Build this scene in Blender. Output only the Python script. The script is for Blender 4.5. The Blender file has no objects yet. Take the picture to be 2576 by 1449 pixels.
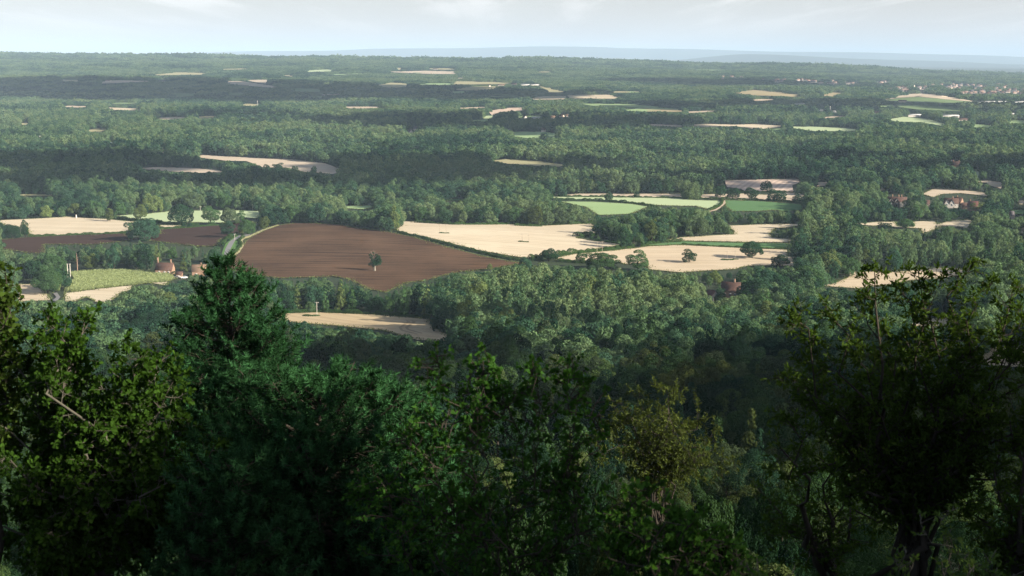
import bpy, math, random
import numpy as np
from mathutils import Vector, Matrix
from mathutils.geometry import delaunay_2d_cdt

R = np.random.default_rng(11)
PI = math.pi
sc = bpy.context.scene
COL = sc.collection

# ------------------------------------------------------------------ camera numbers
ZC = 137.0                      # eye height over the plain
F = 3539.0                      # focal length in the units of a 2576 x 1449 frame
V0 = 150.0                      # row of eye level
PITCH = math.atan((724.5 - V0) / F)
CP, SP = math.cos(PITCH), math.sin(PITCH)
CAM = np.array([0.0, 0.0, ZC])
SUN_EL = math.radians(23.0)
SUN_AZ = math.radians(118.0)    # clockwise from +Y
SUN = np.array([math.cos(SUN_EL) * math.sin(SUN_AZ), math.cos(SUN_EL) * math.cos(SUN_AZ), math.sin(SUN_EL)])

def rays(u, v):
    u = np.asarray(u, float); v = np.asarray(v, float)
    a = (u - 1288.0) / F; b = -(v - 724.5) / F
    return np.stack([a, CP + b * SP, -SP + b * CP], -1)

def W(u, v, y):
    """the point seen at (u, v) that lies y metres ahead"""
    d = rays(u, v)
    return CAM + d * (np.asarray(y, float) / d[..., 1])[..., None]

def proj(P):
    P = np.asarray(P, float) - CAM
    f = P[..., 1] * CP - P[..., 2] * SP
    up = P[..., 1] * SP + P[..., 2] * CP
    return 1288.0 + F * P[..., 0] / f, 724.5 - F * up / f, f

# ------------------------------------------------------------------ terrain
_py = np.array([-6000, -400, -100, -20, 0, 4, 10, 25, 50, 100, 200, 300, 400, 500, 600, 700, 800, 950, 1300, 2000, 3000, 4000, 5000, 6000, 7000, 8000, 9000, 9800, 10600, 13000, 90000.])
_ph = np.array([ZC + 20, ZC + 12, ZC + 4, ZC - .7, ZC - 1.7, ZC - 3.2, ZC - 7.5, ZC - 14.5, ZC - 26, ZC - 43, ZC - 66, ZC - 84, ZC - 99, ZC - 112, ZC - 123, ZC - 130, ZC - 134.5, 0, 0, 0, 7, 13, 23, 36, 50, 70, 92, 106, 100, 60, 40])
_ty = np.concatenate([np.linspace(-6000, -50, 300), np.linspace(-48, 1000, 2000), np.linspace(1001, 90000, 18000)])
_th = np.interp(_ty, _py, _ph)
_h2 = _th.copy()
for _ in range(14):
    _h2[1:-1] = (_h2[:-2] + 2 * _h2[1:-1] + _h2[2:]) / 4
_th = _h2

def sstep(a, b, x):
    t = np.clip((x - a) / (b - a), 0, 1)
    return t * t * (3 - 2 * t)

def gauss(x, y, cx, cy, sx, sy):
    return np.exp(-((x - cx) / sx) ** 2 - ((y - cy) / sy) ** 2)

def H(x, y):
    x = np.asarray(x, float); y = np.asarray(y, float)
    h = np.interp(y, _ty, _th)
    t = x / np.maximum(np.abs(y), 400.0)
    q = np.interp(t, [-.9, -.36, 0, .18, .36, .9], [1.7, 1.55, 1.2, .85, .30, .2])
    far = sstep(1500, 4000, y)
    h = h * (1 + far * (q - 1))
    w1 = sstep(850, 1500, y)
    w2 = sstep(3000, 6500, y)
    w3 = 1 - .75 * sstep(9000, 11000, y)
    h = h + w1 * w3 * (2.2 * np.sin(x / 210 + 1.1 + y / 900) * np.sin(y / 170 + .4) + 2.2 * np.sin(y / 330 + x / 640 + .5))
    h = h + w2 * w3 * (5.5 * np.sin(y / 420 + .9 * np.sin(x / 900) + 2.) + 4.0 * np.sin(x / 560 + y / 1100 + .6))
    # the ridge line that makes the skyline is a little uneven
    h = h + sstep(8500, 9700, y) * w3 * (4 * np.sin(x / 310 + 1) + 6 * np.sin(x / 730) + 2 * np.sin(x / 120))
    h = h + 7.0 * gauss(x, y, -115, 1065, 165, 95)            # the ploughed rise
    h = h + 17.0 * gauss(x, y, 1290, 4330, 150, 150)          # pale mound by the town
    h = h + 7.0 * gauss(x, y, 860, 4600, 170, 200)
    # far blue hills
    a = x / np.maximum(y, 1000.0)
    crest = 375 + 26 * np.sin(a * 9 + .4) + 20 * np.sin(a * 23 + 1.) + 10 * np.sin(a * 61) - 600 * np.clip(a - .06, 0, 1) - 1000 * np.clip(-a - .10, 0, .3)
    h = h + np.exp(-((y - 37000) / 3000.) ** 2) * np.maximum(crest, 0)
    crest2 = (112 + 60 * np.sin(a * 17 + 5.0) + 16 * np.sin(a * 47)) * sstep(.05, .17, a)
    h = h + np.exp(-((y - 25000) / 1800.) ** 2) * np.maximum(crest2, 0)
    return h

_ys = np.geomspace(40, 60000, 1500)

def hit(u, v):
    """ray / terrain: world points for arrays of frame coordinates"""
    u = np.atleast_1d(np.asarray(u, float)); v = np.atleast_1d(np.asarray(v, float))
    d = rays(u, v)
    kx = d[:, 0] / d[:, 1]; kz = d[:, 2] / d[:, 1]
    out = np.empty((len(u), 3))
    for s in range(0, len(u), 400):
        a = kx[s:s + 400, None]; b = kz[s:s + 400, None]
        g = (ZC + b * _ys) - H(a * _ys, _ys[None, :])
        below = g < 0
        i = np.where(below.any(1), below.argmax(1), len(_ys) - 1)
        i = np.maximum(i, 1)
        lo = _ys[i - 1]; hi = _ys[i]
        a = a[:, 0]; b = b[:, 0]
        for _ in range(22):
            m = (lo + hi) / 2
            up = (ZC + b * m) - H(a * m, m) > 0
            lo = np.where(up, m, lo); hi = np.where(up, hi, m)
        y = (lo + hi) / 2
        out[s:s + 400] = np.stack([a * y, y, H(a * y, y)], -1)
    return out

def gp(u, v):
    return hit([u], [v])[0]

# ------------------------------------------------------------------ mesh helpers
class MB:
    """collects blocks of equal-sided faces and links them as one mesh object"""
    def __init__(s): s.V = []; s.Fc = []; s.n = 0
    def add(s, V, Fa, mat=0):
        V = np.asarray(V, float).reshape(-1, 3); Fa = np.asarray(Fa, int)
        s.Fc.append((Fa + s.n, mat)); s.V.append(V); s.n += len(V)
    def cards(s, V, k, mat=0):
        """V: (n, k, 3) separate faces"""
        n = len(V)
        s.add(V.reshape(-1, 3), np.arange(n * k).reshape(n, k), mat)
    def box(s, c, e, rz=0, mat=0):
        x, y, z = e[0] / 2, e[1] / 2, e[2] / 2
        V = np.array([[a, b, g] for a in (-x, x) for b in (-y, y) for g in (-z, z)])
        ca, sa = math.cos(rz), math.sin(rz)
        V = np.stack([V[:, 0] * ca - V[:, 1] * sa, V[:, 0] * sa + V[:, 1] * ca, V[:, 2]], -1) + np.asarray(c)
        s.add(V, [[0, 1, 3, 2], [4, 6, 7, 5], [0, 4, 5, 1], [2, 3, 7, 6], [0, 2, 6, 4], [1, 5, 7, 3]], mat)
    def tube(s, P, r, n=6, mat=0):
        P = np.asarray(P, float); r = np.broadcast_to(np.asarray(r, float), (len(P),))
        T = np.gradient(P, axis=0); T /= np.linalg.norm(T, axis=1)[:, None] + 1e-9
        ref = np.where(np.abs(T[:, 2:3]) > .9, [[1., 0, 0]], [[0., 0, 1.]])
        A = np.cross(T, ref); A /= np.linalg.norm(A, axis=1)[:, None] + 1e-9
        B = np.cross(T, A)
        an = np.arange(n) * 2 * PI / n
        V = P[:, None] + r[:, None, None] * (A[:, None] * np.cos(an)[None, :, None] + B[:, None] * np.sin(an)[None, :, None])
        m = len(P)
        i = np.arange(m - 1)[:, None] * n; j = np.arange(n)[None]; j2 = (j + 1) % n
        Fa = np.stack([i + j, i + j2, i + n + j2, i + n + j], -1).reshape(-1, 4)
        s.add(V.reshape(-1, 3), Fa, mat)
    def mesh(s, name, mats):
        me = bpy.data.meshes.new(name)
        V = np.concatenate(s.V)
        me.vertices.add(len(V)); me.vertices.foreach_set('co', V.astype(np.float32).ravel())
        loops = np.concatenate([f.ravel() for f, _ in s.Fc])
        tot = np.concatenate([np.full(len(f), f.shape[1]) for f, _ in s.Fc])
        mi = np.concatenate([np.full(len(f), m) for f, m in s.Fc])
        me.loops.add(len(loops)); me.loops.foreach_set('vertex_index', loops.astype(np.int32))
        me.polygons.add(len(tot))
        me.polygons.foreach_set('loop_start', np.concatenate([[0], np.cumsum(tot)[:-1]]).astype(np.int32))
        me.polygons.foreach_set('loop_total', tot.astype(np.int32))
        me.polygons.foreach_set('material_index', mi.astype(np.int32))
        for m in (mats if isinstance(mats, (list, tuple)) else [mats]): me.materials.append(m)
        me.update(calc_edges=True)
        return me
    def build(s, name, mats, parent=None, loc=None, link=True):
        o = bpy.data.objects.new(name, s.mesh(name, mats))
        if link: COL.objects.link(o)
        if parent: o.parent = parent
        if loc is not None: o.location = loc
        return o

def empty(name, loc, rz=0):
    o = bpy.data.objects.new(name, None); COL.objects.link(o)
    o.location = loc; o.rotation_euler = (0, 0, rz); o.empty_display_size = .5
    return o

def tag(o, label=None, cat=None, group=None, kind=None):
    if label: o['label'] = label
    if cat: o['category'] = cat
    if group: o['group'] = group
    if kind: o['kind'] = kind
    return o

def unit(a): return a / (np.linalg.norm(a, axis=-1, keepdims=True) + 1e-9)

# ------------------------------------------------------------------ materials
def newmat(name):
    m = bpy.data.materials.new(name); m.use_nodes = True
    nt = m.node_tree; nt.nodes.clear()
    return m, nt, nt.nodes, nt.links

def plain(name, col, rough=.8, noise=.25, scale=3.0, spec=.25):
    m, nt, N, L = newmat(name)
    out = N.new('ShaderNodeOutputMaterial'); b = N.new('ShaderNodeBsdfPrincipled')
    g = N.new('ShaderNodeNewGeometry'); n = N.new('ShaderNodeTexNoise'); n.inputs['Scale'].default_value = scale; n.inputs['Detail'].default_value = 6
    r = N.new('ShaderNodeMapRange'); r.inputs[3].default_value = 1 - noise; r.inputs[4].default_value = 1 + noise
    x = N.new('ShaderNodeMix'); x.data_type = 'RGBA'; x.blend_type = 'MULTIPLY'; x.inputs[0].default_value = 1
    x.inputs[6].default_value = (*col, 1)
    L.new(g.outputs['Position'], n.inputs['Vector']); L.new(n.outputs['Fac'], r.inputs[0]); L.new(r.outputs[0], x.inputs[7]); L.new(x.outputs[2], b.inputs['Base Color'])
    b.inputs['Roughness'].default_value = rough; b.inputs['Specular IOR Level'].default_value = spec
    L.new(b.outputs[0], out.inputs[0])
    return m

def leafmat(name, cols=None, objcol=False, trans=.3, gloss=0.0, wild=.25, tscale=1.25, tone=False):
    """foliage: diffuse + light through the leaf; colour per tree (ramp over a random number, or the object's colour) and a little per spot"""
    m, nt, N, L = newmat(name)
    out = N.new('ShaderNodeOutputMaterial')
    oi = N.new('ShaderNodeObjectInfo')
    g = N.new('ShaderNodeNewGeometry')
    if objcol:
        base = oi.outputs['Color']
    else:
        cr = N.new('ShaderNodeValToRGB'); cr.color_ramp.interpolation = 'LINEAR'
        e = cr.color_ramp.elements
        e[0].position = 0; e[0].color = (*cols[0], 1); e[1].position = 1; e[1].color = (*cols[-1], 1)
        for i, c in enumerate(cols[1:-1]):
            k = e.new((i + 1) / (len(cols) - 1)); k.color = (*c, 1)
        big = N.new('ShaderNodeTexNoise'); big.inputs['Scale'].default_value = .004; big.inputs['Detail'].default_value = 2
        L.new(g.outputs['Position'], big.inputs['Vector'])
        mr = N.new('ShaderNodeMapRange'); mr.inputs[1].default_value = .3; mr.inputs[2].default_value = .7; mr.inputs[3].default_value = -.42; mr.inputs[4].default_value = .42
        L.new(big.outputs['Fac'], mr.inputs[0])
        big2 = N.new('ShaderNodeTexNoise'); big2.inputs['Scale'].default_value = .0011; big2.inputs['Detail'].default_value = 3
        L.new(g.outputs['Position'], big2.inputs['Vector'])
        mr2 = N.new('ShaderNodeMapRange'); mr2.inputs[1].default_value = .32; mr2.inputs[2].default_value = .68; mr2.inputs[3].default_value = -.25; mr2.inputs[4].default_value = .25
        L.new(big2.outputs['Fac'], mr2.inputs[0])
        am = N.new('ShaderNodeMath'); am.operation = 'ADD'; L.new(mr.outputs[0], am.inputs[0]); L.new(mr2.outputs[0], am.inputs[1])
        ad = N.new('ShaderNodeMath'); ad.operation = 'ADD'; ad.use_clamp = True
        hr = N.new('ShaderNodeMath'); hr.operation = 'MULTIPLY_ADD'; hr.inputs[1].default_value = .7; hr.inputs[2].default_value = .15; L.new(oi.outputs['Random'], hr.inputs[0]); L.new(hr.outputs[0], ad.inputs[0]); L.new(am.outputs[0], ad.inputs[1])
        L.new(ad.outputs[0], cr.inputs[0]); base = cr.outputs[0]
    ns = N.new('ShaderNodeTexNoise'); ns.inputs['Scale'].default_value = 1.3; ns.inputs['Detail'].default_value = 3
    L.new(g.outputs['Position'], ns.inputs['Vector'])
    rp = N.new('ShaderNodeMath'); rp.operation = 'MULTIPLY_ADD'; rp.inputs[1].default_value = wild * 1.6; rp.inputs[2].default_value = 1 - wild * 1.3
    L.new(g.outputs['Random Per Island'], rp.inputs[0])
    r2 = N.new('ShaderNodeMath'); r2.operation = 'MULTIPLY_ADD'; r2.inputs[1].default_value = wild * 2; r2.inputs[2].default_value = 1 - wild * .5
    L.new(ns.outputs['Fac'], r2.inputs[0])
    mu = N.new('ShaderNodeMath'); mu.operation = 'MULTIPLY'; L.new(rp.outputs[0], mu.inputs[0]); L.new(r2.outputs[0], mu.inputs[1])
    x = N.new('ShaderNodeMix'); x.data_type = 'RGBA'; x.blend_type = 'MULTIPLY'; x.inputs[0].default_value = 1
    L.new(base, x.inputs[6]); L.new(mu.outputs[0], x.inputs[7])
    if tone:
        ta = N.new('ShaderNodeAttribute'); ta.attribute_name = 'tone'
        x2 = N.new('ShaderNodeMix'); x2.data_type = 'RGBA'; x2.blend_type = 'MULTIPLY'; x2.inputs[0].default_value = 1
        L.new(x.outputs[2], x2.inputs[6]); L.new(ta.outputs['Fac'], x2.inputs[7]); x = x2
    d = N.new('ShaderNodeBsdfDiffuse'); t = N.new('ShaderNodeBsdfTranslucent'); mx = N.new('ShaderNodeMixShader'); mx.inputs[0].default_value = trans
    tc = N.new('ShaderNodeMix'); tc.data_type = 'RGBA'; tc.blend_type = 'MULTIPLY'; tc.inputs[0].default_value = 1
    tc.inputs[7].default_value = (tscale * 1.15, tscale * 1.2, tscale * .55, 1)
    L.new(x.outputs[2], tc.inputs[6])
    L.new(x.outputs[2], d.inputs[0]); L.new(tc.outputs[2], t.inputs[0])
    L.new(d.outputs[0], mx.inputs[1]); L.new(t.outputs[0], mx.inputs[2])
    o = mx.outputs[0]
    if gloss > 0:
        gl = N.new('ShaderNodeBsdfGlossy'); gl.inputs['Roughness'].default_value = .42; gl.inputs[0].default_value = (.9, 1, .92, 1)
        fr = N.new('ShaderNodeMixShader'); fr.inputs[0].default_value = gloss
        L.new(o, fr.inputs[1]); L.new(gl.outputs[0], fr.inputs[2]); o = fr.outputs[0]
    L.new(o, out.inputs[0])
    return m

def fieldmat(name, c1, c2, ang, lines=0.0, spacing=3.0, tram=0.0, tramgap=24.0, patch=.13, curve=0.0):
    """a field: streaks along the way it was worked, faint rows, pairs of wheel marks, soft patches of soil"""
    m, nt, N, L = newmat(name)
    out = N.new('ShaderNodeOutputMaterial'); b = N.new('ShaderNodeBsdfDiffuse')
    g = N.new('ShaderNodeNewGeometry')
    mp = N.new('ShaderNodeVectorRotate'); mp.rotation_type = 'Z_AXIS'; mp.inputs['Angle'].default_value = ang
    L.new(g.outputs['Position'], mp.inputs['Vector'])
    sep = N.new('ShaderNodeSeparateXYZ'); L.new(mp.outputs[0], sep.inputs[0])
    # gentle bend of all rows
    bend = N.new('ShaderNodeTexNoise'); bend.inputs['Scale'].default_value = .006; bend.inputs['Detail'].default_value = 0
    L.new(g.outputs['Position'], bend.inputs['Vector'])
    by = N.new('ShaderNodeMath'); by.operation = 'MULTIPLY_ADD'; by.inputs[1].default_value = 14 + curve
    L.new(bend.outputs['Fac'], by.inputs[0]); L.new(sep.outputs[1], by.inputs[2])
    cb = N.new('ShaderNodeCombineXYZ')
    sx = N.new('ShaderNodeMath'); sx.operation = 'MULTIPLY'; sx.inputs[1].default_value = .03; L.new(sep.outputs[0], sx.inputs[0])
    L.new(sx.outputs[0], cb.inputs[0]); L.new(by.outputs[0], cb.inputs[1])
    st = N.new('ShaderNodeTexNoise'); st.inputs['Scale'].default_value = .35; st.inputs['Detail'].default_value = 8; st.inputs['Roughness'].default_value = .68
    L.new(cb.outputs[0], st.inputs['Vector'])
    pa = N.new('ShaderNodeTexNoise'); pa.inputs['Scale'].default_value = .018; pa.inputs['Detail'].default_value = 5; pa.inputs['Roughness'].default_value = .6
    L.new(g.outputs['Position'], pa.inputs['Vector'])
    gr = N.new('ShaderNodeTexNoise'); gr.inputs['Scale'].default_value = 1.1; gr.inputs['Detail'].default_value = 4
    L.new(g.outputs['Position'], gr.inputs['Vector'])
    def mathn(op, a, bb, c=None):
        n = N.new('ShaderNodeMath'); n.operation = op
        for i, q in enumerate((a, bb, c)):
            if q is None: continue
            if isinstance(q, (int, float)): n.inputs[i].default_value = q
            else: L.new(q, n.inputs[i])
        return n.outputs[0]
    f = mathn('MULTIPLY', st.outputs['Fac'], .55)
    f = mathn('MULTIPLY_ADD', pa.outputs['Fac'], .30, f)
    f = mathn('MULTIPLY_ADD', gr.outputs['Fac'], .15, f)
    mr = N.new('ShaderNodeMapRange'); mr.inputs[1].default_value = .5 - .8 * patch; mr.inputs[2].default_value = .5 + .8 * patch
    L.new(f, mr.inputs[0])
    x = N.new('ShaderNodeMix'); x.data_type = 'RGBA'; x.inputs[6].default_value = (*c1, 1); x.inputs[7].default_value = (*c2, 1)
    L.new(mr.outputs[0], x.inputs[0]); colr = x.outputs[2]
    def dark(fac, amount, colr):
        y = N.new('ShaderNodeMix'); y.data_type = 'RGBA'; y.blend_type = 'MULTIPLY'
        y.inputs[7].default_value = (1 - amount, 1 - amount, 1 - amount * .95, 1)
        L.new(fac, y.inputs[0]); L.new(colr, y.inputs[6]); return y.outputs[2]
    if lines:
        s = mathn('SINE', mathn('MULTIPLY', by.outputs[0], 2 * PI / spacing), 0)
        s = mathn('MULTIPLY_ADD', s, .5, .5)
        s = mathn('MULTIPLY', s, mathn('MULTIPLY_ADD', st.outputs['Fac'], 1.4, -.1))
        colr = dark(s, lines, colr)
    if tram:
        p = mathn('PINGPONG', by.outputs[0], tramgap / 2)
        a = mathn('LESS_THAN', mathn('ABSOLUTE', mathn('SUBTRACT', p, 3.0), 0), .45)
        a2 = mathn('LESS_THAN', mathn('ABSOLUTE', mathn('SUBTRACT', p, 5.0), 0), .45)
        colr = dark(mathn('MULTIPLY', mathn('MAXIMUM', a, a2), mathn('GREATER_THAN', pa.outputs['Fac'], .4)), tram, colr)
    L.new(colr, b.inputs[0]); L.new(b.outputs[0], out.inputs[0])
    return m

STUB = (.57, .50, .385), (.44, .37, .27)
M = {
    'soil': plain('forest_floor', (.022, .036, .016), .95, .5, .05),
    'stub1': fieldmat('stubble', *STUB, math.radians(14), .10, 4.0, .16),
    'stub2': fieldmat('stubble_warm', (.54, .455, .34), (.43, .35, .25), math.radians(-8), .12, 4.5, .2),
    'stub3': fieldmat('stubble_striped', (.62, .50, .42), (.50, .39, .32), math.radians(-70), .38, 7.0, .1),
    'stub4': fieldmat('stubble_pinkish', (.52, .44, .35), (.39, .325, .25), math.radians(20), .1, 5.0, .12),
    'stub5': fieldmat('stubble_near', (.46, .375, .25), (.39, .31, .20), math.radians(35), .10, 3.0, .22, 20, .18, 30),
    'straw': fieldmat('dry_grass', (.36, .33, .20), (.27, .26, .15), 0, 0, 3),
    'plough': fieldmat('ploughed_soil', (.126, .078, .050), (.056, .036, .026), math.radians(8), .3, 3.4, .22, 40, .10),
    'plough2': fieldmat('dark_ploughed_soil', (.070, .045, .038), (.046, .031, .028), math.radians(-14), .3, 3.2, .15, 40, .2),
    'green1': fieldmat('meadow_grass', (.27, .37, .19), (.23, .33, .16), math.radians(10), .06, 6),
    'green2': fieldmat('pale_meadow_grass', (.38, .45, .28), (.33, .41, .24), math.radians(5), .05, 6),
    'green3': fieldmat('deep_meadow_grass', (.10, .19, .085), (.08, .155, .07), math.radians(5), .05, 6),
    'green4': fieldmat('far_meadow_grass', (.16, .22, .11), (.13, .19, .09), 0),
    'maize': fieldmat('maize_ground', (.25, .27, .14), (.19, .22, .10), math.radians(30), .3, 1.6),
    'verge': fieldmat('verge_grass', (.10, .20, .06), (.08, .16, .05), 0),
    'dryverge': fieldmat('dry_verge', (.42, .38, .24), (.30, .29, .16), 0),
    'heath': fieldmat('bare_clearing', (.40, .31, .20), (.25, .24, .14), math.radians(5), 0, 3, 0, 24, .3),
    'road': plain('lane_tarmac', (.17, .17, .18), .85, .15, .6),
    'track': plain('earth_track', (.40, .32, .24), .95, .2, .4),
    'wheel': plain('wheel_marks', (.25, .195, .12), .95, .2, .4),
    'town': plain('town_wall', (.38, .33, .31), .9, .1, 1),
    'townroof': plain('town_roof', (.24, .16, .13), .9, .2, 1),
    'bark': plain('bark', (.035, .029, .023), .95, .4, 4),
    'greybark': plain('lichen_bark', (.075, .07, .055), .95, .6, 9),
    'deadwood': plain('dead_wood', (.20, .18, .15), .9, .25, 3),
    'redtrunk': plain('dead_red_trunk', (.25, .17, .13), .9, .25, 3),
    'brick': plain('red_brick', (.26, .17, .12), .9, .2, 1.2),
    'tile': plain('clay_tile', (.08, .046, .038), .85, .25, 1.0),
    'darktile': plain('dark_clay_tile', (.11, .045, .04), .85, .25, 1.0),
    'orangetile': plain('orange_tile', (.18, .12, .085), .85, .15, 1.0),
    'render': plain('white_render', (.54, .50, .46), .85, .08, 1.0),
    'cream': plain('cream_render', (.62, .52, .44), .85, .1, 1.0),
    'slate': plain('slate', (.10, .09, .10), .8, .2, 1.0),
    'timber': plain('dark_timber', (.045, .035, .03), .85, .2, 2.0),
    'white': plain('white_paint', (.7, .7, .68), .6, .05, 1.0),
    'sheet': plain('pale_sheet_roof', (.48, .48, .48), .5, .08, .3),
    'metal': plain('grey_metal', (.45, .46, .47), .45, .1, 2.0, .5),
    'pole': plain('weathered_pole', (.33, .28, .23), .9, .2, 3.0),
    'palepole': plain('pale_pole', (.55, .52, .47), .9, .15, 3.0),
    'tyre': plain('rubber', (.02, .02, .02), .8, .1, 5),
    'carwhite': plain('white_car_paint', (.78, .78, .78), .3, .03, 1, .5),
    'cargrey': plain('grey_car_paint', (.42, .40, .38), .3, .03, 1, .5),
    'glass': plain('window_glass', (.03, .04, .05), .15, .1, 1, .6),
    'stone': plain('pale_stone', (.62, .56, .48), .85, .15, 2),
    'cloud': plain('cloud_white', (.85, .85, .87), 1.0, .03, .01, 0),
}
DARKG, MIDG, BLUEG, OLIVE, LIGHTG, GREYG = (.022, .055, .028), (.052, .106, .042), (.032, .078, .048), (.074, .102, .036), (.118, .162, .060), (.080, .120, .064)
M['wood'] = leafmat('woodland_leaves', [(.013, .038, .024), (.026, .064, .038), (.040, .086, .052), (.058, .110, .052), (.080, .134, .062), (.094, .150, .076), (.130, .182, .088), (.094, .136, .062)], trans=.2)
M['slope'] = leafmat('slope_shade_leaves', [(.009, .026, .013), (.015, .040, .018), (.022, .050, .023), (.031, .064, .024), (.044, .077, .027), (.060, .092, .032), (.054, .070, .022)], trans=.2)  # darker version of the wood ramp, with the slope's shade in the colour
M['indiv'] = leafmat('tree_leaves', objcol=True, trans=.25)
M['hedge'] = leafmat('hedge_leaves', [(.035, .075, .024), (.05, .095, .03)], trans=.25)
M['margin'] = leafmat('margin_grass', [(.10, .14, .05), (.16, .17, .075)], trans=.25, wild=.45)
M['cropleaf'] = leafmat('maize_leaves', [(.25, .30, .15), (.31, .35, .18)], trans=.35)
M['oakleaf'] = leafmat('oak_leaves', [(.028, .064, .010), (.044, .086, .013)], trans=.4, gloss=0, wild=.4)
M['oakleaf2'] = leafmat('dark_oak_leaves', [(.034, .062, .012), (.046, .076, .015)], trans=.42, gloss=0, wild=.4)
M['needle'] = leafmat('pine_needles', [(.018, .056, .023), (.028, .078, .030)], trans=.18, gloss=0, wild=.3, tone=True)
M['birchleaf'] = leafmat('birch_leaves', [(.032, .085, .017), (.048, .108, .020)], trans=.45, gloss=0, wild=.4)
M['beechleaf'] = leafmat('beech_leaves', [(.054, .076, .020), (.072, .088, .024)], trans=.35, wild=.4)
M['shoot'] = leafmat('willow_leaves', [(.06, .10, .028), (.075, .115, .032)], trans=.4, wild=.35)

# ------------------------------------------------------------------ leaves
def rhombs(P, N, s, asp=.62, jit=.25):
    n = len(P)
    t = unit(np.cross(N, R.normal(size=(n, 3)))); b = np.cross(N, t)
    s = np.broadcast_to(np.asarray(s, float), (n,))[:, None] * R.uniform(.7, 1.3, (n, 1))
    q = np.stack([P + t * s * .6, P + b * s * asp * .6, P - t * s * .6, P - b * s * asp * .6], 1)
    return q + R.normal(size=q.shape) * (s[:, None] * jit * .3)

def outline(kind):
    if kind == 'oak':
        h = [(0, .02), (.16, .10), (.26, .20), (.34, .12), (.46, .30), (.57, .19), (.70, .34), (.80, .22), (.93, .18), (1, 0)]
    elif kind == 'birch':
        h = [(0, 0), (.12, .26), (.32, .36), (.6, .24), (.82, .10), (1, 0)]
    else:
        h = [(0, 0), (.25, .14), (.55, .17), (.8, .09), (1, 0)]
    h = np.array(h)
    lo = h[1:-1][::-1] * [1, -1]
    return np.concatenate([h, lo])

def leaves(P, D, s, kind, flat=.5):
    """leaf blades: P bases, D axis directions"""
    o = outline(kind); n = len(P); k = len(o)
    D = unit(D)
    N = unit(np.cross(D, R.normal(size=(n, 3))) + np.array([0, 0, flat]))
    B = unit(np.cross(N, D)); N = np.cross(D, B)
    s = np.broadcast_to(np.asarray(s, float), (n,))[:, None, None] * R.uniform(.65, 1.25, (n, 1, 1))
    curl = R.uniform(-.25, .35, (n, 1, 1))
    V = P[:, None] + s * (D[:, None] * o[None, :, :1] + B[:, None] * o[None, :, 1:]) + s * N[:, None] * (np.abs(o[None, :, 1:]) * .45 - curl * o[None, :, :1] ** 2)
    return V, k

def rand_dirs(n):
    return unit(R.normal(size=(n, 3)))

def crown_cards(Rx, Hc, nl, lr, leaf, cover=1.5, out=.62, shape='round', core=.62, rag=.13):
    """leaf cards over a crown made of many overlapping lobes; base of the crown at z = 0"""
    cz = Hc / 2
    i = np.arange(nl) + .5
    z = 1 - 1.45 * i / nl
    ph = i * 2.39996 + R.uniform(0, 6)
    rr = np.sqrt(np.maximum(0, 1 - z * z))
    C = np.stack([rr * np.cos(ph), rr * np.sin(ph), z], -1) + R.normal(size=(nl, 3)) * rag
    rad = lr * R.uniform(.7, 1.35, nl)
    if shape == 'cone':
        t = (C[:, 2] * .5 + .5).clip(.02, 1)
        C = np.stack([np.cos(ph) * Rx * (1.02 - t) * .8, np.sin(ph) * Rx * (1.02 - t) * .8, t * Hc * .95], -1)
        rad = rad * (1.15 - t * .75)
    elif shape == 'tall':
        C = C * [Rx - lr * .6, Rx - lr * .6, Hc / 2 - lr * .5] + [0, 0, cz]
    else:
        C = C * [Rx - lr * .7, Rx - lr * .7, Hc / 2 - lr * .6] + [0, 0, cz]
        C[:, 2] += .06 * Hc * R.normal(size=nl)
    axis_c = np.array([0, 0, cz])
    P, N = [], []
    for k in range(nl):
        n = int(cover * 4 * PI * rad[k] ** 2 * .55 / (leaf * leaf * .45))
        d = rand_dirs(n)
        o = C[k] - axis_c; o = o / (np.linalg.norm(o) + 1e-6)
        d = d[(d @ o) + .45 * d[:, 2] > -.35]
        p = C[k] + d * [1, 1, .85] * rad[k] * R.uniform(.82, 1.06, (len(d), 1))
        keep = np.ones(len(p), bool)
        for j in range(nl):
            if j != k: keep &= np.linalg.norm((p - C[j]) / [1, 1, .85], axis=1) > rad[j] * .80
        P.append(p[keep]); N.append(d[keep])
    if core and shape != 'cone':
        n = int(cover * 9 * Rx * Rx * core * core / (leaf * leaf))
        d = rand_dirs(n); P.append(d * [Rx * core, Rx * core, Hc * .5 * core] + axis_c); N.append(d)
    P = np.concatenate(P); N = np.concatenate(N)
    N = unit(out * N + (1 - out) * R.normal(size=P.shape) * .9 + [0, 0, .12])
    return rhombs(P, N, leaf)

def limbs(mb, h0, Rx, Hc, r0, n=5, mat=0, sides=6):
    zt = np.linspace(-.3, h0 + Hc * .55, 7)
    wob = np.cumsum(R.normal(size=(7, 2)) * .08 * Rx * .3, 0)
    P = np.stack([wob[:, 0], wob[:, 1], zt], -1)
    mb.tube(P, np.linspace(r0 * 1.25, r0 * .35, 7), sides, mat)
    for k in range(n):
        a = k * 2.4 + R.uniform(0, 1); j = 2 + k % 3
        s = P[j]; L = Rx * R.uniform(.55, .85)
        e = s + [math.cos(a) * L, math.sin(a) * L, Hc * R.uniform(.15, .45)]
        m = (s + e) / 2 + [0, 0, -.06 * L]
        mb.tube([s, m, e], [r0 * .42, r0 * .28, r0 * .08], 5, mat)

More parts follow.
